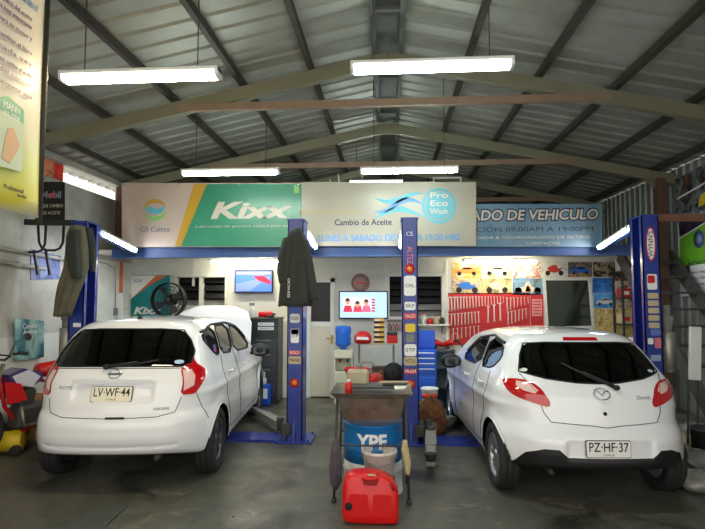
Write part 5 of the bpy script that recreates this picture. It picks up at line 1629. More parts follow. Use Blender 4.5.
b = MB(); b.tube([(.26, .12, .55), (.24, .16, .34), (-.10, .17, .34), (-.45, .17, .56), (-.85, .17, .72)], [.02, .02, .025, .045, .05], 10); b.build('exhaust', MATS['stained_steel'], mc)
b = MB(); b.tube([(-.02, -.14, .34), (-.06, -.30, .02)], .012, 8); b.build('kickstand', MATS['black_paint'], mc)

# yellow compressor and cardboard box beside it
p = at(9, 448, z=0)
cp = thing('portable_pump', 'yellow and black portable pump on the floor under the motorcycle', 'pump', (at(14, 457, z=0).x - .16, at(14, 457, z=0).y + .1, 0), R(20))
b = MB(); b.cyl((-.16, 0, .15), .12, .32, 'X', 24); b.build('tank', MATS['yellow'], cp)
b = MB(); b.box((0, 0, .30), (.14, .12, .10), bev=.02); b.cyl((.05, 0, .30), .05, .10, 'X', 16); b.build('motor', MATS['black_plastic'], cp)
for s_ in (-1, 1):
    b = MB(); b.cyl((.12, s_ * .13 - .015, .06), .06, .03, 'Y', 18); b.build('wheel', MATS['rubber'], cp)
p = at(30, 432, z=0)
bxo = thing('cardboard_box', 'brown cardboard box on the floor between the motorcycle and the car', 'box', (-4.30, 6.25, 0), R(8))
b = MB(); b.box((0, 0, .22), (.46, .36, .44), bev=.005); b.build('carton', MATS['cardboard'], bxo)
for s_ in (-1, 1):
    b = MB(); b.box((0, s_ * .25, .45), (.46, .17, .006), rot=(s_ * .35, 0, 0)); b.build('flap', MATS['cardboard'], bxo)

# rubber mat on the floor in front
b = MB(); a, c, d, e = at(0, 499, z=0), at(128, 506, z=0), at(104, 529, z=0), at(-10, 529, z=0)
b.prism([(-2.6, 3.75), (c.x - .1, c.y + .08), (c.x, c.y), (d.x, d.y), (-1.15, 2.9), (-2.6, 2.9)], 0, .012, 'XY')
tag(b.build('rubber_mat', mat('mat_rubber', (72, 78, 70), .75, noise=.4, scale=6)), 'worn dark rubber mat lying flat on the floor at the lower left', 'mat')

# ------------------------------------------------------------------ drain trolley, drum, bucket, jerrycan
tr = thing('drain_trolley', 'stained steel drain trolley with a wide tray standing over the blue drum', 'trolley', (-.155, 4.72, 0))
TZ = .90
def tray(b, w0, d0, w1, d1, z0, z1, t=.006):
    """open box tapering downwards with wall thickness"""
    def rg(w, d, z): return [(-w / 2, -d / 2, z), (w / 2, -d / 2, z), (w / 2, d / 2, z), (-w / 2, d / 2, z)]
    vs = rg(w1, d1, z1) + rg(w0, d0, z0) + rg(w0 - 2 * t, d0 - 2 * t, z0 + t) + rg(w1 - 2 * t, d1 - 2 * t, z1)
    fs = []
    for k in (0, 4, 8):
        for i in range(4): fs.append((k + i, k + (i + 1) % 4, k + 4 + (i + 1) % 4, k + 4 + i))
    # order: top outer -> bottom outer -> bottom inner -> top inner
    fs = [(i, (i + 1) % 4, 4 + (i + 1) % 4, 4 + i) for i in range(4)] + [(4, 5, 6, 7)] + [(8 + i, 8 + (i + 1) % 4, 12 + (i + 1) % 4, 12 + i) for i in range(4)] + [(8, 9, 10, 11)] + [(i, (i + 1) % 4, 12 + (i + 1) % 4, 12 + i) for i in range(4)]
    b.add(vs, fs)
b = MB(); tray(b, .48, .36, .58, .46, .67, .86); b.build('basin', MATS['stained_steel'], tr)
b = MB(); tray(b, .60, .48, .70, .56, .86, .91); b.build('tray', MATS['stained_steel'], tr)
b = MB(); b.box((0, .05, .925), (.40, .26, .02), bev=.004); b.build('grate', MATS['dark_grey'], tr)
for sx in (-1, 1):
    for sy in (-1, 1):
        b = MB(); b.tube([(sx * .29, sy * .23, .86), (sx * .315, sy * .25, .02)], .011, 8); b.cyl((sx * .315, sy * .25, 0), .022, .04, n=12); b.build('leg', MATS['dark_grey'], tr)
for sy in (-1, 1):
    b = MB(); b.tube([(-.30, sy * .24, .47), (.30, sy * .24, .47)], .008, 6); b.build('crossbar', MATS['dark_grey'], tr)
for sx in (-1, 1):
    b = MB(); b.tube([(sx * .31, -.245, .18), (sx * .31, .245, .18)], .008, 6); b.build('crossbar', MATS['dark_grey'], tr)

dm = thing('oil_drum', 'blue and white oil drum under the drain trolley', 'drum', (-.150, 4.80, 0))
b = MB(); r_ = .262
b.lathe([(r_ - .01, 0), (r_ + .006, .004), (r_ + .006, .016), (r_, .022), (r_, .20), (r_ + .008, .21), (r_, .22), (r_, .285)], n=48); b.build('lower_shell', mat('drum_white', (222, 224, 222), .4, noise=.3, scale=5), dm)
b = MB(); b.lathe([(r_, .286), (r_, .39), (r_ + .008, .40), (r_, .41), (r_, .60), (r_ + .007, .604), (r_ + .007, .618), (r_ - .01, .62), (r_ - .012, .606), (.001, .606)], n=48); b.build('upper_shell', mat('drum_blue', (24, 118, 190), .35, noise=.2, scale=5), dm)
# lettering bent round the drum
me = text_mesh('YPF', .17, ext=.0015, width=.27, bold=.006)
for v in me.vertices:
    a = v.co.x / r_; rr_ = r_ + .001 + v.co.z
    v.co = Vector((rr_ * math.sin(a), -rr_ * math.cos(a), v.co.y))
link('lettering', me, MATS['white'], dm, (0, 0, .475))
bk = thing('bucket', 'white dirty plastic bucket standing behind the red fuel can', 'bucket', (-.085, 4.43, .215))
b = MB(); b.lathe([(.10, 0), (.112, .01), (.138, .215), (.148, .22), (.148, .24), (.136, .245), (.132, .235), (.106, .02), (.001, .02)], n=36); b.build('pail', mat('pail_white', (220, 212, 204), .45, noise=.45, scale=14, dark=(140, 110, 100)), bk)
b = MB(); b.tube([(.15 * math.cos(a), -.15 * math.sin(a) * .95, .225 - .08 * math.sin(a)) for a in [i * math.pi / 16 for i in range(17)]], .004, 6); b.build('handle', MATS['steel'], bk)
b = MB(); b.lathe([(.001, .07), (.112, .07)], n=24); b.build('old_oil', MATS['dark_grey'], bk)
b = MB(); b.box((-.085, 4.43, .1075), (.26, .24, .215), bev=.008); tag(b.build('wooden_block', MATS['wood']), 'wooden block under the dirty white bucket', 'block')

jc = thing('fuel_can', 'red plastic fuel can with black cap on the floor at the front', 'fuel can', (-.147, 4.13, 0))
def jerry():
    b = MB(); W, H_, Dp = .215, .385, .085
    out = [(-W + .02, .0), (W - .02, 0), (W, .03), (W, .24), (W - .03, .30), (W - .075, .345), (.06, .372), (-.06, .385), (-W + .05, .372), (-W, .32), (-W - .005, .04)]
    pol = smooth_poly(out, 2)
    n = len(pol); cx = sum(p[0] for p in pol) / n; cz = sum(p[1] for p in pol) / n
    rings = []
    for (y, k) in ((-Dp, .90), (-Dp + .012, .96), (-Dp + .035, 1.0), (Dp - .035, 1.0), (Dp - .012, .96), (Dp, .90)):
        rings.append([(cx + (px_ - cx) * k, y, cz + (pz - cz) * k) for px_, pz in pol])
    vs = [v for r__ in rings for v in r__]; fs = []
    for j in range(len(rings) - 1):
        for i in range(n): fs.append((j * n + i, j * n + (i + 1) % n, (j + 1) * n + (i + 1) % n, (j + 1) * n + i))
    fs.append(tuple(range(n))); fs.append(tuple(range(len(rings) * n - 1, (len(rings) - 1) * n - 1, -1)))
    dz = -min(v[2] for v in vs)
    return b.add([(x, y, z + dz) for x, y, z in vs], fs, None, True)
b = jerry(); jb = b.build('can_body', mat('can_red', (224, 20, 22), .32, noise=.2, scale=9, dark=(160, 12, 14)), jc)
b = MB(); b.prism(roundrect(.11, .055, .022, 4, 0.0, .325), -.093, -.083, 'XZ'); b.build('recess_shade_pad', mat('can_red_shaded', (150, 12, 14), .5), jc)  # flat pad; the shade of the handle hollow is put into its darker red
b = MB(); b.tube([(-.06, -.092, .345), (-.03, -.105, .352), (.03, -.105, .352), (.06, -.092, .345)], .013, 8); b.build('handle', MATS['can_red'], jc)
for (x, w) in ((-.09, .14), (.09, .14)):
    b = MB(); b.prism(roundrect(w, .16, .02, 4, x, .15), -.092, -.084, 'XZ'); b.build('rib_panel', MATS['can_red'], jc)
b = MB(); b.tube([(.10, -.06, .33), (.155, -.07, .30), (.175, -.07, .26)], .018, 8); b.build('spout', mat('can_red_dark', (170, 14, 16), .4), jc)
b = MB(); b.cyl((-.165, -.105, .14), .028, .03, 'Y', 18); b.build('cap', MATS['gap_black'], jc)
b = MB(); b.box((.01, -.088, .375), (.06, .02, .012), bev=.003); b.build('label_patch', MATS['tan'], jc)

rg_ = drape('rag', [(438, 334, 339), (450, 331, 341), (466, 329, 342), (482, 330, 341), (489, 333, 338)], 4.44, .05, mat('rag_grey', (92, 84, 92), .95, noise=.5, scale=14), folds=5, seed=11, label='grey rag hanging from the left leg of the drain trolley', cat='rag')
gl_ = drape('glove', [(440, 403, 407), (450, 401, 409), (462, 403, 411), (474, 405, 410)], 4.46, .03, mat('glove_tan', (206, 186, 140), .9, noise=.4, scale=16), folds=4, seed=12, label='tan work glove hanging from the right leg of the drain trolley', cat='glove')

# ------------------------------------------------------------------ work bench with its clutter
YT = 7.75
bt = at(370, 387, y=YT).z
wbx = at(374, 380, y=YT).x
wb = thing('workbench', 'grey metal workbench full of parts between the water dispenser and the lift post', 'workbench', (wbx, YT, 0))
b = MB(); b.box((0, 0, bt - .02), (.86, .50, .04), bev=.004); b.build('bench_top', MATS['dark_grey'], wb)
for sx in (-1, 1):
    for sy in (-1, 1): 
        b = MB(); b.box((sx * .39, sy * .21, (bt - .04) / 2), (.04, .04, bt - .04)); b.build('leg', MATS['dark_grey'], wb)
st = at(370, 343, y=YT + .15).z
b = MB(); b.box((.03, .16, st - .01), (.56, .16, .02), bev=.003); b.build('shelf', MATS['tan'], wb)
for sx in (-1, 1):
    b = MB(); b.box((.03 + sx * .26, .20, (bt + st) / 2), (.03, .03, st - bt)); b.build('upright', MATS['grey'], wb)
b = MB(); b.box((.0, .10, (bt + .30)), (.30, .14, .18), bev=.01)
gb = None
def on(px, py, Y): return at(px, py, y=Y)
def simple(name, label, cat, loc, parts, rz=0.0, group=None):
    t = thing(name, label, cat, loc, rz, group)
    for (pn, bm_, m_) in parts: bm_.build(pn, m_, t)
    return t
def M1(fn, *a, **k):
    b = MB(); getattr(b, fn)(*a, **k); return b
YO = YT + .16
# oil filter cartons
ox_ = on(379, 330, YO).x; bh = (on(379, 318.5, YO).z - st) / 5
proto = thing('filter_carton', 'yellow and black filter carton in the stack on the bench shelf', 'carton', (ox_, YO, st), group='stack of yellow filter cartons on the workbench shelf')
b = MB(); b.box((0, 0, bh / 2), (.155, .12, bh - .004), bev=.003); b.build('carton', mat('carton_yellow', (222, 170, 70), .6), proto)
b = MB(); b.box((0, -.062, bh * .3), (.155, .003, bh * .34)); b.build('black_band', MATS['gap_black'], proto)
b = MB(); b.box((-.03, -.063, bh * .70), (.07, .003, bh * .25)); b.build('white_label', MATS['white'], proto)
for i in range(1, 5):
    c = copy_tree(proto); c.location = (ox_ + RND.uniform(-.006, .006), YO, st + bh * i); c.rotation_euler = (0, 0, RND.uniform(-.05, .05))
def helmet(name, label, loc, m, m2, rz=0):
    t = thing(name, label, 'helmet', loc, rz)
    b = MB(); b.lathe([(.12, 0), (.135, .05), (.13, .10), (.09, .16), (.04, .18), (.001, .182)], n=24); b.build('shell', m, t)
    b = MB(); b.prism([(-.10, .06), (.10, .06), (.08, .10), (-.08, .10)], -.138, -.125, 'XZ'); b.build('visor', m2, t)
p = on(363, 343, YO)
helmet('bump_cap', 'red and white safety helmet on the bench shelf left of the yellow cartons', (p.x, YO - .02, st), MATS['red'], MATS['white'])
p = on(391, 344, YO)
simple('toolbox', 'small red and black toolbox on the bench shelf right of the yellow cartons', 'toolbox', (p.x + .02, YO, st - .0), [('tray', M1('box', (0, 0, .06), (.16, .14, .12), bev=.01), MATS['red']), ('lid', M1('box', (0, 0, .145), (.165, .145, .05), bev=.015), MATS['dark_grey'])])
# bench vice, grinder, funnel, cans
p = on(357, 372, YT - .05)
vc = thing('bench_vice', 'red bench vice bolted to the left of the workbench', 'vice', (p.x + .05, YT - .08, bt)); vc.scale = (1.3, 1.2, 1.35)
b = MB(); b.box((0, 0, .03), (.16, .14, .06), bev=.01); b.box((0, .02, .12), (.10, .10, .16), bev=.02); b.box((0, -.03, .19), (.20, .08, .07), bev=.015); b.build('body', MATS['red'], vc)
b = MB(); b.tube([(0, -.16, .17), (0, .02, .17)], .02, 10); b.tube([(-.10, -.15, .15), (.10, -.15, .19)], .008, 6); b.build('screw_handle', MATS['steel'], vc)
p = on(352, 360, YT)
simple('funnel', 'round red funnel leaning on the left end of the workbench', 'funnel', (p.x - .02, YT + .06, bt), [('cone', M1('lathe', [(.02, 0), (.025, .10), (.10, .24), (.105, .27), (.095, .27), (.02, .12)], n=24), MATS['red'])])
p = on(364, 352, YT)
gr = thing('bench_grinder', 'grey bench grinder with looped steel hose on the workbench', 'grinder', (on(366, 372, YT).x + .02, YT + .06, bt))
b = MB(); b.box((0, 0, .02), (.20, .14, .04), bev=.01); b.box((0, 0, .09), (.08, .08, .12), bev=.01); b.cyl((-.09, 0, .20), .07, .18, 'X', 20); b.build('motor', MATS['grey'], gr)
for sx in (-1, 1): 
    b = MB(); b.cyl((sx * .13 - .015, 0, .20), .085, .03, 'X', 24); b.build('grinding_wheel', MATS['dark_grey'], gr)
b = MB(); b.tube([(-.22, -.06, .16), (-.16, -.06, .30), (-.06, -.06, .36), (.06, -.06, .36), (.14, -.06, .28), (.16, -.06, .18)], .014, 8); b.build('hose', MATS['steel'], gr)
p = on(376, 385, YT - .12)
simple('gear_housing', 'rusty orange gear housing lying in front on the workbench', 'machine part', (p.x, YT - .14, bt), [('casting', M1('box', (0, 0, .11), (.24, .14, .22), bev=.04), mat('rust_orange', (176, 66, 42), .7, noise=.5, scale=10)), ('flange', M1('cyl', (-.05, -.09, .14), .06, .04, 'Y', 18), MATS['red']), ('lug', M1('box', (.08, 0, .23), (.06, .08, .05), bev=.01), mat('rust_brown', (110, 70, 44), .8, noise=.5, scale=10))])
p = on(379, 357, YT)
simple('carton_box', 'dark brown cardboard box behind the orange gear housing', 'box', (p.x, YT + .03, bt), [('carton', M1('box', (0, 0, .15), (.20, .14, .30), bev=.004), mat('brown_dark', (84, 62, 50), .8, noise=.4)), ('tape', M1('box', (0, -.071, .2), (.20, .002, .03)), MATS['tan'])])
p = on(393, 370, YT - .1)
simple('rubber_bag', 'round black rubber bag sagging over the right end of the workbench', 'bag', (p.x + .01, YT - .05, bt + .10), [('bag', M1('lathe', [(.12, 0), (.155, .06), (.15, .14), (.11, .22), (.05, .26), (.001, .265)], n=26), MATS['gap_black']), ('strap', M1('tube', [(-.10, -.10, .10), (0, -.15, .20), (.10, -.10, .10)], .010, 6), MATS['dark_grey'])])
p = on(392, 384, YT - .1)
simple('plastic_tub', 'low white plastic tub under the black rubber bag', 'tub', (p.x + .01, YT - .05, bt), [('tub', M1('lathe', [(.11, 0), (.125, .01), (.135, .09), (.14, .095), (.001, .096)], n=26), MATS['frame_white'])])
for i, (dx, cm) in enumerate(((0, 'blue'), (.06, 'blue'))):
    p = on(388, 350, YO)
    bottle('spray_can', ['blue spray can nearer the yellow cartons, on the bench under the red toolbox', 'blue spray can at the right end of the bench under the red toolbox'][i], 'spray can', p.x + dx, YT + .20 - .11, bt, .30, .028, MATS['blue'], MATS['white'])
# beige block and small red can on the near tray
tz = .936
simple('oil_canister', 'beige plastic canister standing on the drain trolley tray', 'canister', (-.31, 4.86, .915), [('body', M1('box', (.02, 0, .07), (.20, .10, .14), bev=.02), mat('beige_can', (178, 168, 140), .6, noise=.3)), ('cap', M1('cyl', (.04, 0, .15), .02, .03, n=12), MATS['grey'])])
simple('oil_bottle', 'small red can standing at the left end of the drain trolley tray', 'can', (-.36, 4.66, .872), [('body', M1('lathe', [(.030, 0), (.034, .006), (.034, .08), (.02, .10)], n=18), MATS['red']), ('cap', M1('cyl', (0, 0, .10), .014, .022, n=12), MATS['white'])])
simple('flat_tray', 'flat dark metal tray lying on the right of the drain trolley', 'tray', (.05, 4.76, .938), [('tray', M1('box', (0, 0, .012), (.22, .14, .024), bev=.008), MATS['dark_grey']), ('rod', M1('bar', (-.14, -.06, .03), (.12, -.02, .03), .014), MATS['tan'])])

# ------------------------------------------------------------------ right of the lift post: blue cabinet and neighbours
YC = 7.7
cx, cz, w, h = rect(415, 332, 437, 410, YC - .2)
ctp = at(428, 332, y=YC - .2).z; ct2 = at(428, 350, y=YC - .2).z
bc = thing('tool_chest', 'bright blue tool chest with drawers behind the sticker covered lift post', 'tool chest', (cx, YC, 0))
b = MB(); b.box((0, 0, ct2 / 2), (w, .40, ct2), bev=.008); b.build('cabinet', MATS['blue'], bc)
b = MB(); b.box((-.0, .10, (ct2 + ctp) / 2), (w, .20, ctp - ct2), bev=.008); b.box((-w / 2 + .01, 0, (ct2 + ctp) / 2), (.02, .38, (ctp - ct2) * .9)); b.build('top_box', MATS['blue'], bc)
for i in range(4):
    z = ct2 - .06 - i * .075; b = MB(); b.box((0, -.205, z), (w - .03, .014, .06), bev=.004); d = b.build('drawer', mat('drawer_blue', (36, 100, 214), .35), bc)
    b = MB(); b.box((0, -.216, z + .02), (w - .06, .012, .012)); b.build('handle', MATS['chrome'], d)
b = MB(); b.box((0, -.205, (ct2 - .36) / 2 + .02), (w - .03, .014, ct2 - .44), bev=.004); d = b.build('door', mat('drawer_blue', (36, 100, 214), .35), bc)
p = at(442, 390, y=7.3)
simple('oil_barrel', 'dark green barrel standing right of the blue tool chest', 'barrel', (at(443, 380, y=8.5).x, 8.5, 0), [('shell', M1('lathe', [(.19, 0), (.20, .01), (.20, .30), (.208, .31), (.20, .32), (.20, .60), (.208, .61), (.20, .62), (.20, .86), (.205, .88), (.18, .885), (.001, .87)], n=36), mat('barrel_green', (38, 58, 66), .5, noise=.3, scale=4)), ('bung', M1('cyl', (.1, 0, .87), .03, .02, n=12), MATS['steel'])])
# crate with paint bucket, rags in front
p = at(430, 398, y=6.95)
simple('wooden_crate', 'dark wooden crate carrying the white and red paint pail', 'crate', (p.x, 7.0, 0), [('boards', M1('box', (0, 0, .175), (.34, .30, .35), bev=.01), MATS['dark_grey'])])
pb = thing('paint_pail', 'white and red paint pail on the dark crate right of the lift post', 'pail', (p.x, 7.0, .35))
b = MB(); b.lathe([(.095, 0), (.10, .01), (.108, .16), (.116, .165), (.116, .18), (.106, .185), (.10, .03), (.001, .03)], n=30); b.build('pail', MATS['frame_white'], pb)
b = MB(); b.lathe([(.1045, .05), (.1085, .12)], n=30); b.build('red_band', mat('pail_red', (214, 70, 50), .5), pb)
def lump(name, label, cat, loc, r, m, seed, sc=(1, 1, .7), n=22, rough=.18):
    rn = random.Random(seed); ph = [rn.uniform(0, 6.28) for _ in range(6)]
    b = MB()
    def fn(u, v):
        a = 2 * math.pi * u; t = math.pi * v
        k = r * (1 + rough * math.sin(3 * a + ph[0]) * math.sin(2 * t + ph[1]) + rough * .7 * math.sin(5 * a + ph[2] + 3 * t) + rough * .4 * math.sin(9 * a + ph[3] + 6 * t))
        return (k * sc[0] * math.sin(t) * math.cos(a), k * sc[1] * math.sin(t) * math.sin(a), max(0, r * sc[2] * .8 + k * sc[2] * math.cos(t)))
    b.grid(fn, n, 14, cycu=True); o = b.build(name, m, None, loc); return tag(o, label, cat)
lump('rag_bundle', 'crumpled brown and orange rag bundle on the floor before the crate', 'rags', (at(431, 415, y=6.72).x, 6.72, 0), .20, mat('rag_brown', (120, 72, 34), .95, noise=.9, scale=16, dark=(34, 24, 20), bump=.5, bscale=30), 5, sc=(.9, .75, 1.15))
# shelf on the back wall with small things
zs = at(430, 324, y=YB - .1).z
sx0, sx1 = at(412, 324, y=YB - .1).x, at(449, 324, y=YB - .1).x
sh = thing('wall_shelf', 'white wall shelf with parts under the right louvre window', 'shelf', ((sx0 + sx1) / 2, YB - .11, zs))
b = MB(); b.box((0, 0, -.012), (sx1 - sx0, .20, .024), bev=.003); b.build('board', MATS['frame_white'], sh)
for sx in (-.2, .2):
    b = MB(); b.prism([(-.09, -.024), (.10, -.024), (.10, -.16)], sx - .008, sx + .008, 'YZ'); b.build('bracket', MATS['grey'], sh)
for i, (px_, hh, rr_, m_, lb) in enumerate(((418, .12, .04, 'grey', 'grey jar at the left end of the white wall shelf'), (424, .16, .035, 'frame_white', 'tall white bottle on the white wall shelf'), (430, .09, .045, 'red', 'squat red tin on the white wall shelf'), (436, .13, .04, 'tan', 'tan jar on the white wall shelf'), (442, .10, .04, 'dark_grey', 'dark tin at the right end of the white wall shelf'))):
    x = at(px_, 320, y=YB - .11).x
    simple('jar', lb, 'jar', (x, YB - .11, zs), [('body', M1('lathe', [(rr_ * .9, 0), (rr_, .008), (rr_, hh * .8), (rr_ * .7, hh)], n=18), MATS[m_]), ('lid', M1('cyl', (0, 0, hh), rr_ * .75, .018, n=16), MATS['red' if i % 2 else 'steel'])])
for i, (px_, s_) in enumerate(((438, 1), (449, -1))):
    p = at(px_, 345, y=YB - .08); t = thing('impact_gun', ['red impact wrench hanging under the wall shelf', 'red impact wrench hanging left of the car mirror, next to a black hose'][i], 'power tool', (p.x, YB - .08, p.z), rot=(0, s_ * .3, 0))
    b = MB(); b.tube([(-.09, 0, .03), (.05, 0, .03), (.09, 0, .03)], [.045, .05, .03], 12); b.build('housing', MATS['red'], t)
    b = MB(); b.box((-.03, 0, -.06), (.045, .04, .13), bev=.01); b.build('grip', MATS['black_plastic'], t)
    b = MB(); b.tube([(-.03, .02, .05), (-.03, .07, .10)], .006, 5); b.build('hook', MATS['steel'], t)
p = at(458, 348, y=YB - .03)
b = MB(); b.tube([(p.x - .10, YB - .03, p.z + .10), (p.x - .02, YB - .04, p.z + .14), (p.x + .06, YB - .04, p.z + .06), (p.x + .10, YB - .04, p.z - .10), (p.x + .10, YB - .04, p.z - .30)], .012, 8)
tag(b.build('air_hose', MATS['black_plastic']), 'black air hose looped on the back wall below the red board', 'hose')
for i, (px_, py_, rr_) in enumerate(((455, 337, .06), (444, 336, .05))):
    p = at(px_, py_, y=YB - .02); b = MB(); b.tube([(p.x + rr_ * math.cos(a), YB - .02, p.z + rr_ * math.sin(a)) for a in [k * math.pi / 10 for k in range(20)]], .007, 6, cyc=True)
    tag(b.build('seal_ring', MATS['tan']), ['tan seal ring hanging under the red board', 'smaller tan seal ring hanging beside the wall shelf'][i], 'ring')

pr_ = thing('tool_rail', 'short tool rail on the wall right of the larger television', 'rail', (at(395, 321, y=YB - .02).x, YB - .02, at(395, 321, y=YB - .02).z))
b = MB(); b.box((0, 0, 0), (.26, .02, .03), bev=.003); b.build('bar', MATS['wood'], pr_)
for i in range(4):
    b = MB(); b.tube([(0, -.03, 0), (0, .0, 0)], .004, 5); b.build('hook', MATS['steel'], pr_, (-.09 + .06 * i, 0, 0))
for i in range(4):
    t = thing('pliers', 'dark pliers hanging from the tool rail right of the larger television', 'pliers', (pr_.location.x - .09 + .06 * i, YB - .045, pr_.location.z), group='pliers on the tool rail', rot=(0, RND.uniform(-.1, .1), 0))
    b = MB(); b.prism([(-.012, 0), (-.006, .03), (.006, .03), (.012, 0), (.008, -.05), (-.008, -.05)], -.006, .006, 'XZ'); b.build('jaws', MATS['steel'], t)
    for sx in (-1, 1):
        b = MB(); b.tube([(sx * .004, 0, -.04), (sx * .020, 0, -.09), (sx * .014, 0, -.17)], .007, 6); b.build('handle', MATS['red' if i % 2 else 'black_plastic'], t)

# ------------------------------------------------------------------ stairs on the right
stc = thing('steel_stairs', 'dark steel stairs rising along the right wall to the mezzanine', 'stairs')
S0, S1 = Vector((0, 5.80, .0)), Vector((0, 8.42, 2.36))
for x in (3.62, 4.36):
    b = MB(); b.bar((x, S0.y, S0.z + .05), (x, S1.y, S1.z + .02), .05, .20); b.build('stringer', mat('stair_grey', (78, 78, 74), .6, noise=.4, scale=6), stc)
for i in range(10):
    f = (i + .7) / 10.4; p = S0.lerp(S1, f); b = MB(); b.box((3.99, p.y, p.z + .04), (.70, .22, .03), bev=.003); b.build('tread', MATS['dark_grey'], stc)
br = MB(); zbm = at(680, 218, y=6.45).z
br.bar((3.14, 6.45, zbm), (4.48, 6.45, zbm), .08, .085); tag(br.build('wall_brace', mat('brace_brown', (124, 84, 64), .55, noise=.35, scale=6)), 'brown steel brace from the rightmost lift post to the right wall', 'brace')
# posters on the right wall
XW = XR - .012
pg = wall_sheet('poster', [(680, 238), (712, 218), (712, 292), (681, 297)], XW, MATS['white'], 'green and white service poster on the right wall under the brown brace', 'poster')
wall_sheet('green_field', [(680, 239), (712, 219), (712, 262), (680, 268)], XW - .010, mat('poster_green', (120, 196, 50), .4), parent=pg, th=.002)
c = at(699, 239, x=XW - .014); b = MB(); b.lathe([(.001, 0), (.13, 0), (.13, .003), (.001, .003)], axis='X', n=26); b.build('round_mark', mat('mark_blue', (70, 100, 150), .4), pg, (XW - .018, c.y, c.z))
b = MB(); b.lathe([(.001, 0), (.07, 0), (.07, .002), (.001, .002)], axis='X', n=26); b.build('round_mark_centre', mat('mark_pale', (150, 170, 200), .4), pg, (XW - .021, c.y, c.z))
c = at(697, 262, x=XW - .014); text('Servicio', MATS['letter_navy'], pg, (XW - .014, c.y, c.z), (R(90), 0, R(-90)), size=.12, width=.5)
for i in range(3):
    c = at(698, 272 + 6 * i, x=XW - .014); text('aceites y filtros', MATS['letter_slate'], pg, (XW - .011, c.y, c.z), (R(90), 0, R(-90)), size=.05, width=.5)
wall_sheet('qr_free_stamp', [(686, 266), (690, 265), (690, 273), (686, 274)], XW - .010, mat('stamp_violet', (120, 90, 150), .5), parent=pg, th=.002).name = 'violet_stamp'
pu = wall_sheet('poster', [(676, 180), (712, 160), (712, 209), (677, 214)], XW, picture_mat('picture_engine', [(20, 20, 24), (130, 136, 140), (40, 40, 46), (150, 100, 60)], 3.0, 41), 'dark poster with engine parts high on the right wall above the brown brace', 'poster')
wall_sheet('yellow_part', [(700, 196), (712, 186), (712, 202), (698, 207)], XW - .010, MATS['yellow'], parent=pu, th=.002)
wall_sheet('white_line', [(677, 198), (712, 178), (712, 180), (677, 200)], XW - .010, MATS['white'], parent=pu, th=.002)
pm = wall_sheet('poster', [(679, 222), (712, 218), (712, 221), (680, 236)], XW + .004, picture_mat('picture_plum', [(30, 24, 50), (70, 56, 80), (30, 24, 50)], 4, 42), 'thin dark violet poster edge on the right wall above the green one', 'poster')
# white board leaning, shelves at the back right
wp = thing('white_board', 'white panel leaning against the stairs at the right', 'panel', (at(693, 345, y=6.0).x, 6.0, .80), rot=(0, R(3), 0))
b = MB(); b.box((0, 0, .31), (.12, .04, .58), bev=.006); b.build('panel', MATS['frame_white'], wp)
for sx in (-1, 1):
    b = MB(); b.box((sx * .05, .02, -.39), (.012, .02, .82)); b.build('leg', MATS['dark_grey'], wp)
rk2 = thing('parts_rack', 'open parts rack behind the stairs in the right back corner', 'rack', (4.05, 8.72, 0))
for i in range(5):
    b = MB(); b.box((0, 0, .45 + i * .42), (.72, .36, .025), bev=.003); b.build('shelf', MATS['dark_grey'], rk2)
for sx in (-1, 1):
    for sy in (-1, 1):
        b = MB(); b.box((sx * .345, sy * .165, 1.10), (.03, .03, 2.20)); b.build('upright', MATS['dark_grey'], rk2)
items = [('white', .16, .20, 'white parts box'), ('red', .12, .14, 'red parts box'), ('tan', .15, .16, 'tan parts box'), ('frame_white', .13, .11, 'low pale parts box')]
shelf_names = ['lowest', 'second', 'third', 'fourth', 'top']
for i in range(5):
    for k in range(4):
        m_, w_, h_, nm = items[(i * 3 + k) % 4]
        x = 4.05 - .27 + k * .175; z = .45 + i * .42 + .0125
        t = thing('parts_box', f'{nm} on the {shelf_names[i]} shelf of the parts rack behind the stairs', 'box', (x, 8.70, z))
        b = MB(); b.box((0, 0, h_ / 2), (min(w_, .15), .22, h_), bev=.006); b.build('carton', MATS[m_], t)
        b = MB(); b.box((0, -.112, h_ * .5), (.08, .003, h_ * .4)); b.build('label_patch', MATS['red' if m_ != 'red' else 'white'], t)
# junk on the floor at the right
junk = [(676, 408, 6.2, .20, (1.2, .9, .55), 'tan', 'pale sandy lump of rubble behind the right tail lamp of the car'), (694, 402, 6.6, .20, (1.1, .8, .6), 'grey', 'grey lump of scrap at the foot of the stairs'),
        (690, 425, 5.55, .22, (1.3, .8, .5), 'grey', 'broad grey slab of scrap near the right edge'), (676, 434, 5.45, .16, (1.0, .9, .5), 'dark_grey', 'dark scrap lump close behind the bumper of the right car'),
        (699, 447, 5.0, .20, (1.1, .9, .45), 'arm_steel', 'rusty metal scrap at the right edge of the floor')]
for i, (px_, py_, Y, r, sc, m_, lb) in enumerate(junk):
    x = at(px_, py_, y=Y).x; lump('scrap_part', lb, 'scrap', (x, Y, 0), r, MATS[m_], 20 + i, sc=sc, rough=.12)
def loose_tyre(label, x, y, z, r, w, rot):
    b = MB(); o = w / 2; b.lathe([(r * .62, -o * .8), (r * .8, -o), (r * .95, -o * .9), (r, -o * .5), (r, o * .5), (r * .95, o * .9), (r * .8, o), (r * .62, o * .8)], axis='Z', n=36, close=True)
    return tag(b.build('tyre', MATS['rubber'], None, (x, y, z), rot), label, 'tyre', None)
loose_tyre('old tyre lying flat at the foot of the stairs', 4.05, 5.35, .09, .28, .18, (0, 0, 0))
simple('oil_pail', 'black oil pail on the floor between the lift post and the stairs', 'pail', (3.30, 5.75, 0), [('pail', M1('lathe', [(.12, 0), (.14, .01), (.155, .34), (.165, .35), (.001, .34)], n=26), MATS['gap_black']), ('lid', M1('cyl', (0, 0, .345), .16, .02, n=26), MATS['dark_grey'])])
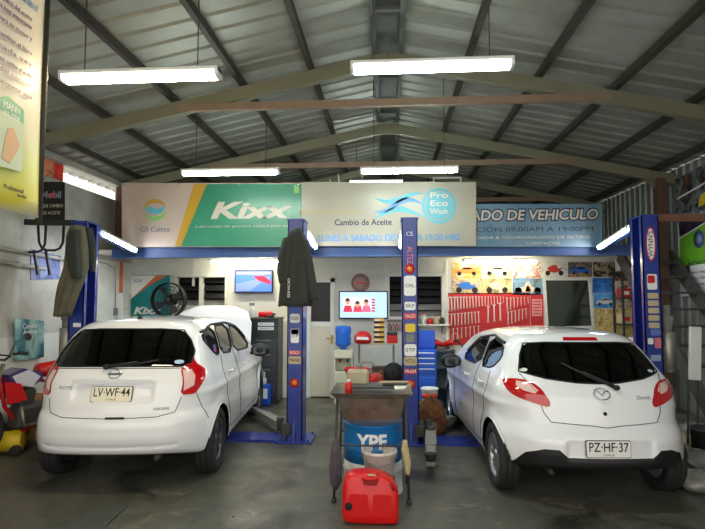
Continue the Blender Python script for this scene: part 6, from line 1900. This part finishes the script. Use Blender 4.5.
for i in range(3):
    simple('brake_disc', ['lowest brake disc of the pile by the stairs', 'middle brake disc of the pile by the stairs', 'topmost brake disc of the pile by the stairs'][i], 'brake disc', (3.42, 5.35, .045 * i), [('disc', M1('lathe', [(.05, 0), (.14, 0), (.14, .025), (.08, .025), (.08, .045), (.05, .045)], n=30, close=True), MATS['stained_steel'])], group=None)
loose_tyre('second old tyre lying on top of the first at the foot of the stairs', 4.03, 5.37, .27, .28, .18, (0, 0, .4))

# ------------------------------------------------------------------ things stored on the mezzanine
zM = 2.46
ch = thing('folding_chair', 'white framed chair with red seat stored upside down on the mezzanine', 'chair', (at(346, 176, y=9.2).x, 9.2, zM), R(25))
for (x, y) in ((-.2, -.2), (.2, -.2), (-.2, .2), (.2, .2)):
    b = MB(); b.tube([(x * .8, y * .8, 1.02), (x * 1.15, y * 1.15, 1.42)], .012, 8); b.build('leg', MATS['frame_white'], ch)
b = MB(); b.box((0, 0, 1.0), (.40, .40, .05), bev=.02); b.build('seat', MATS['red'], ch)
b = MB(); b.box((0, .20, .80), (.38, .03, .36), bev=.01); b.build('backrest', MATS['frame_white'], ch)
simple('storage_crate', 'brown crate on the mezzanine under the upturned chair', 'crate', (ch.location.x, 9.2, zM), [('boards', M1('box', (0, 0, .31), (.9, .5, .62), bev=.01), MATS['wood'])])
p = at(290, 176, y=8.9)
simple('cardboard_carton', 'tan carton peeping over the seam between the green and beige banners', 'carton', (at(291, 176, y=8.9).x, 8.95, zM), [('carton', M1('box', (0, 0, .62), (.36, .36, 1.24), bev=.006), MATS['cardboard']), ('flap', M1('box', (-.1, -.05, 1.28), (.12, .2, .01), rot=(0, .5, 0)), MATS['cardboard'])])
wf = thing('pipe_stand', 'white metal frame standing on the mezzanine over the beige banner', 'frame', (at(447, 170, y=9.3).x, 9.3, zM))
b = MB()
for (a, c) in (((-.24, 0, 0), (-.24, 0, 1.42)), ((.24, 0, 0), (.24, 0, 1.42)), ((-.24, 0, 1.40), (.24, 0, 1.40)), ((-.24, 0, 1.15), (.24, 0, 1.15))): b.bar(a, c, .03)
b.build('tubes', MATS['frame_white'], wf)
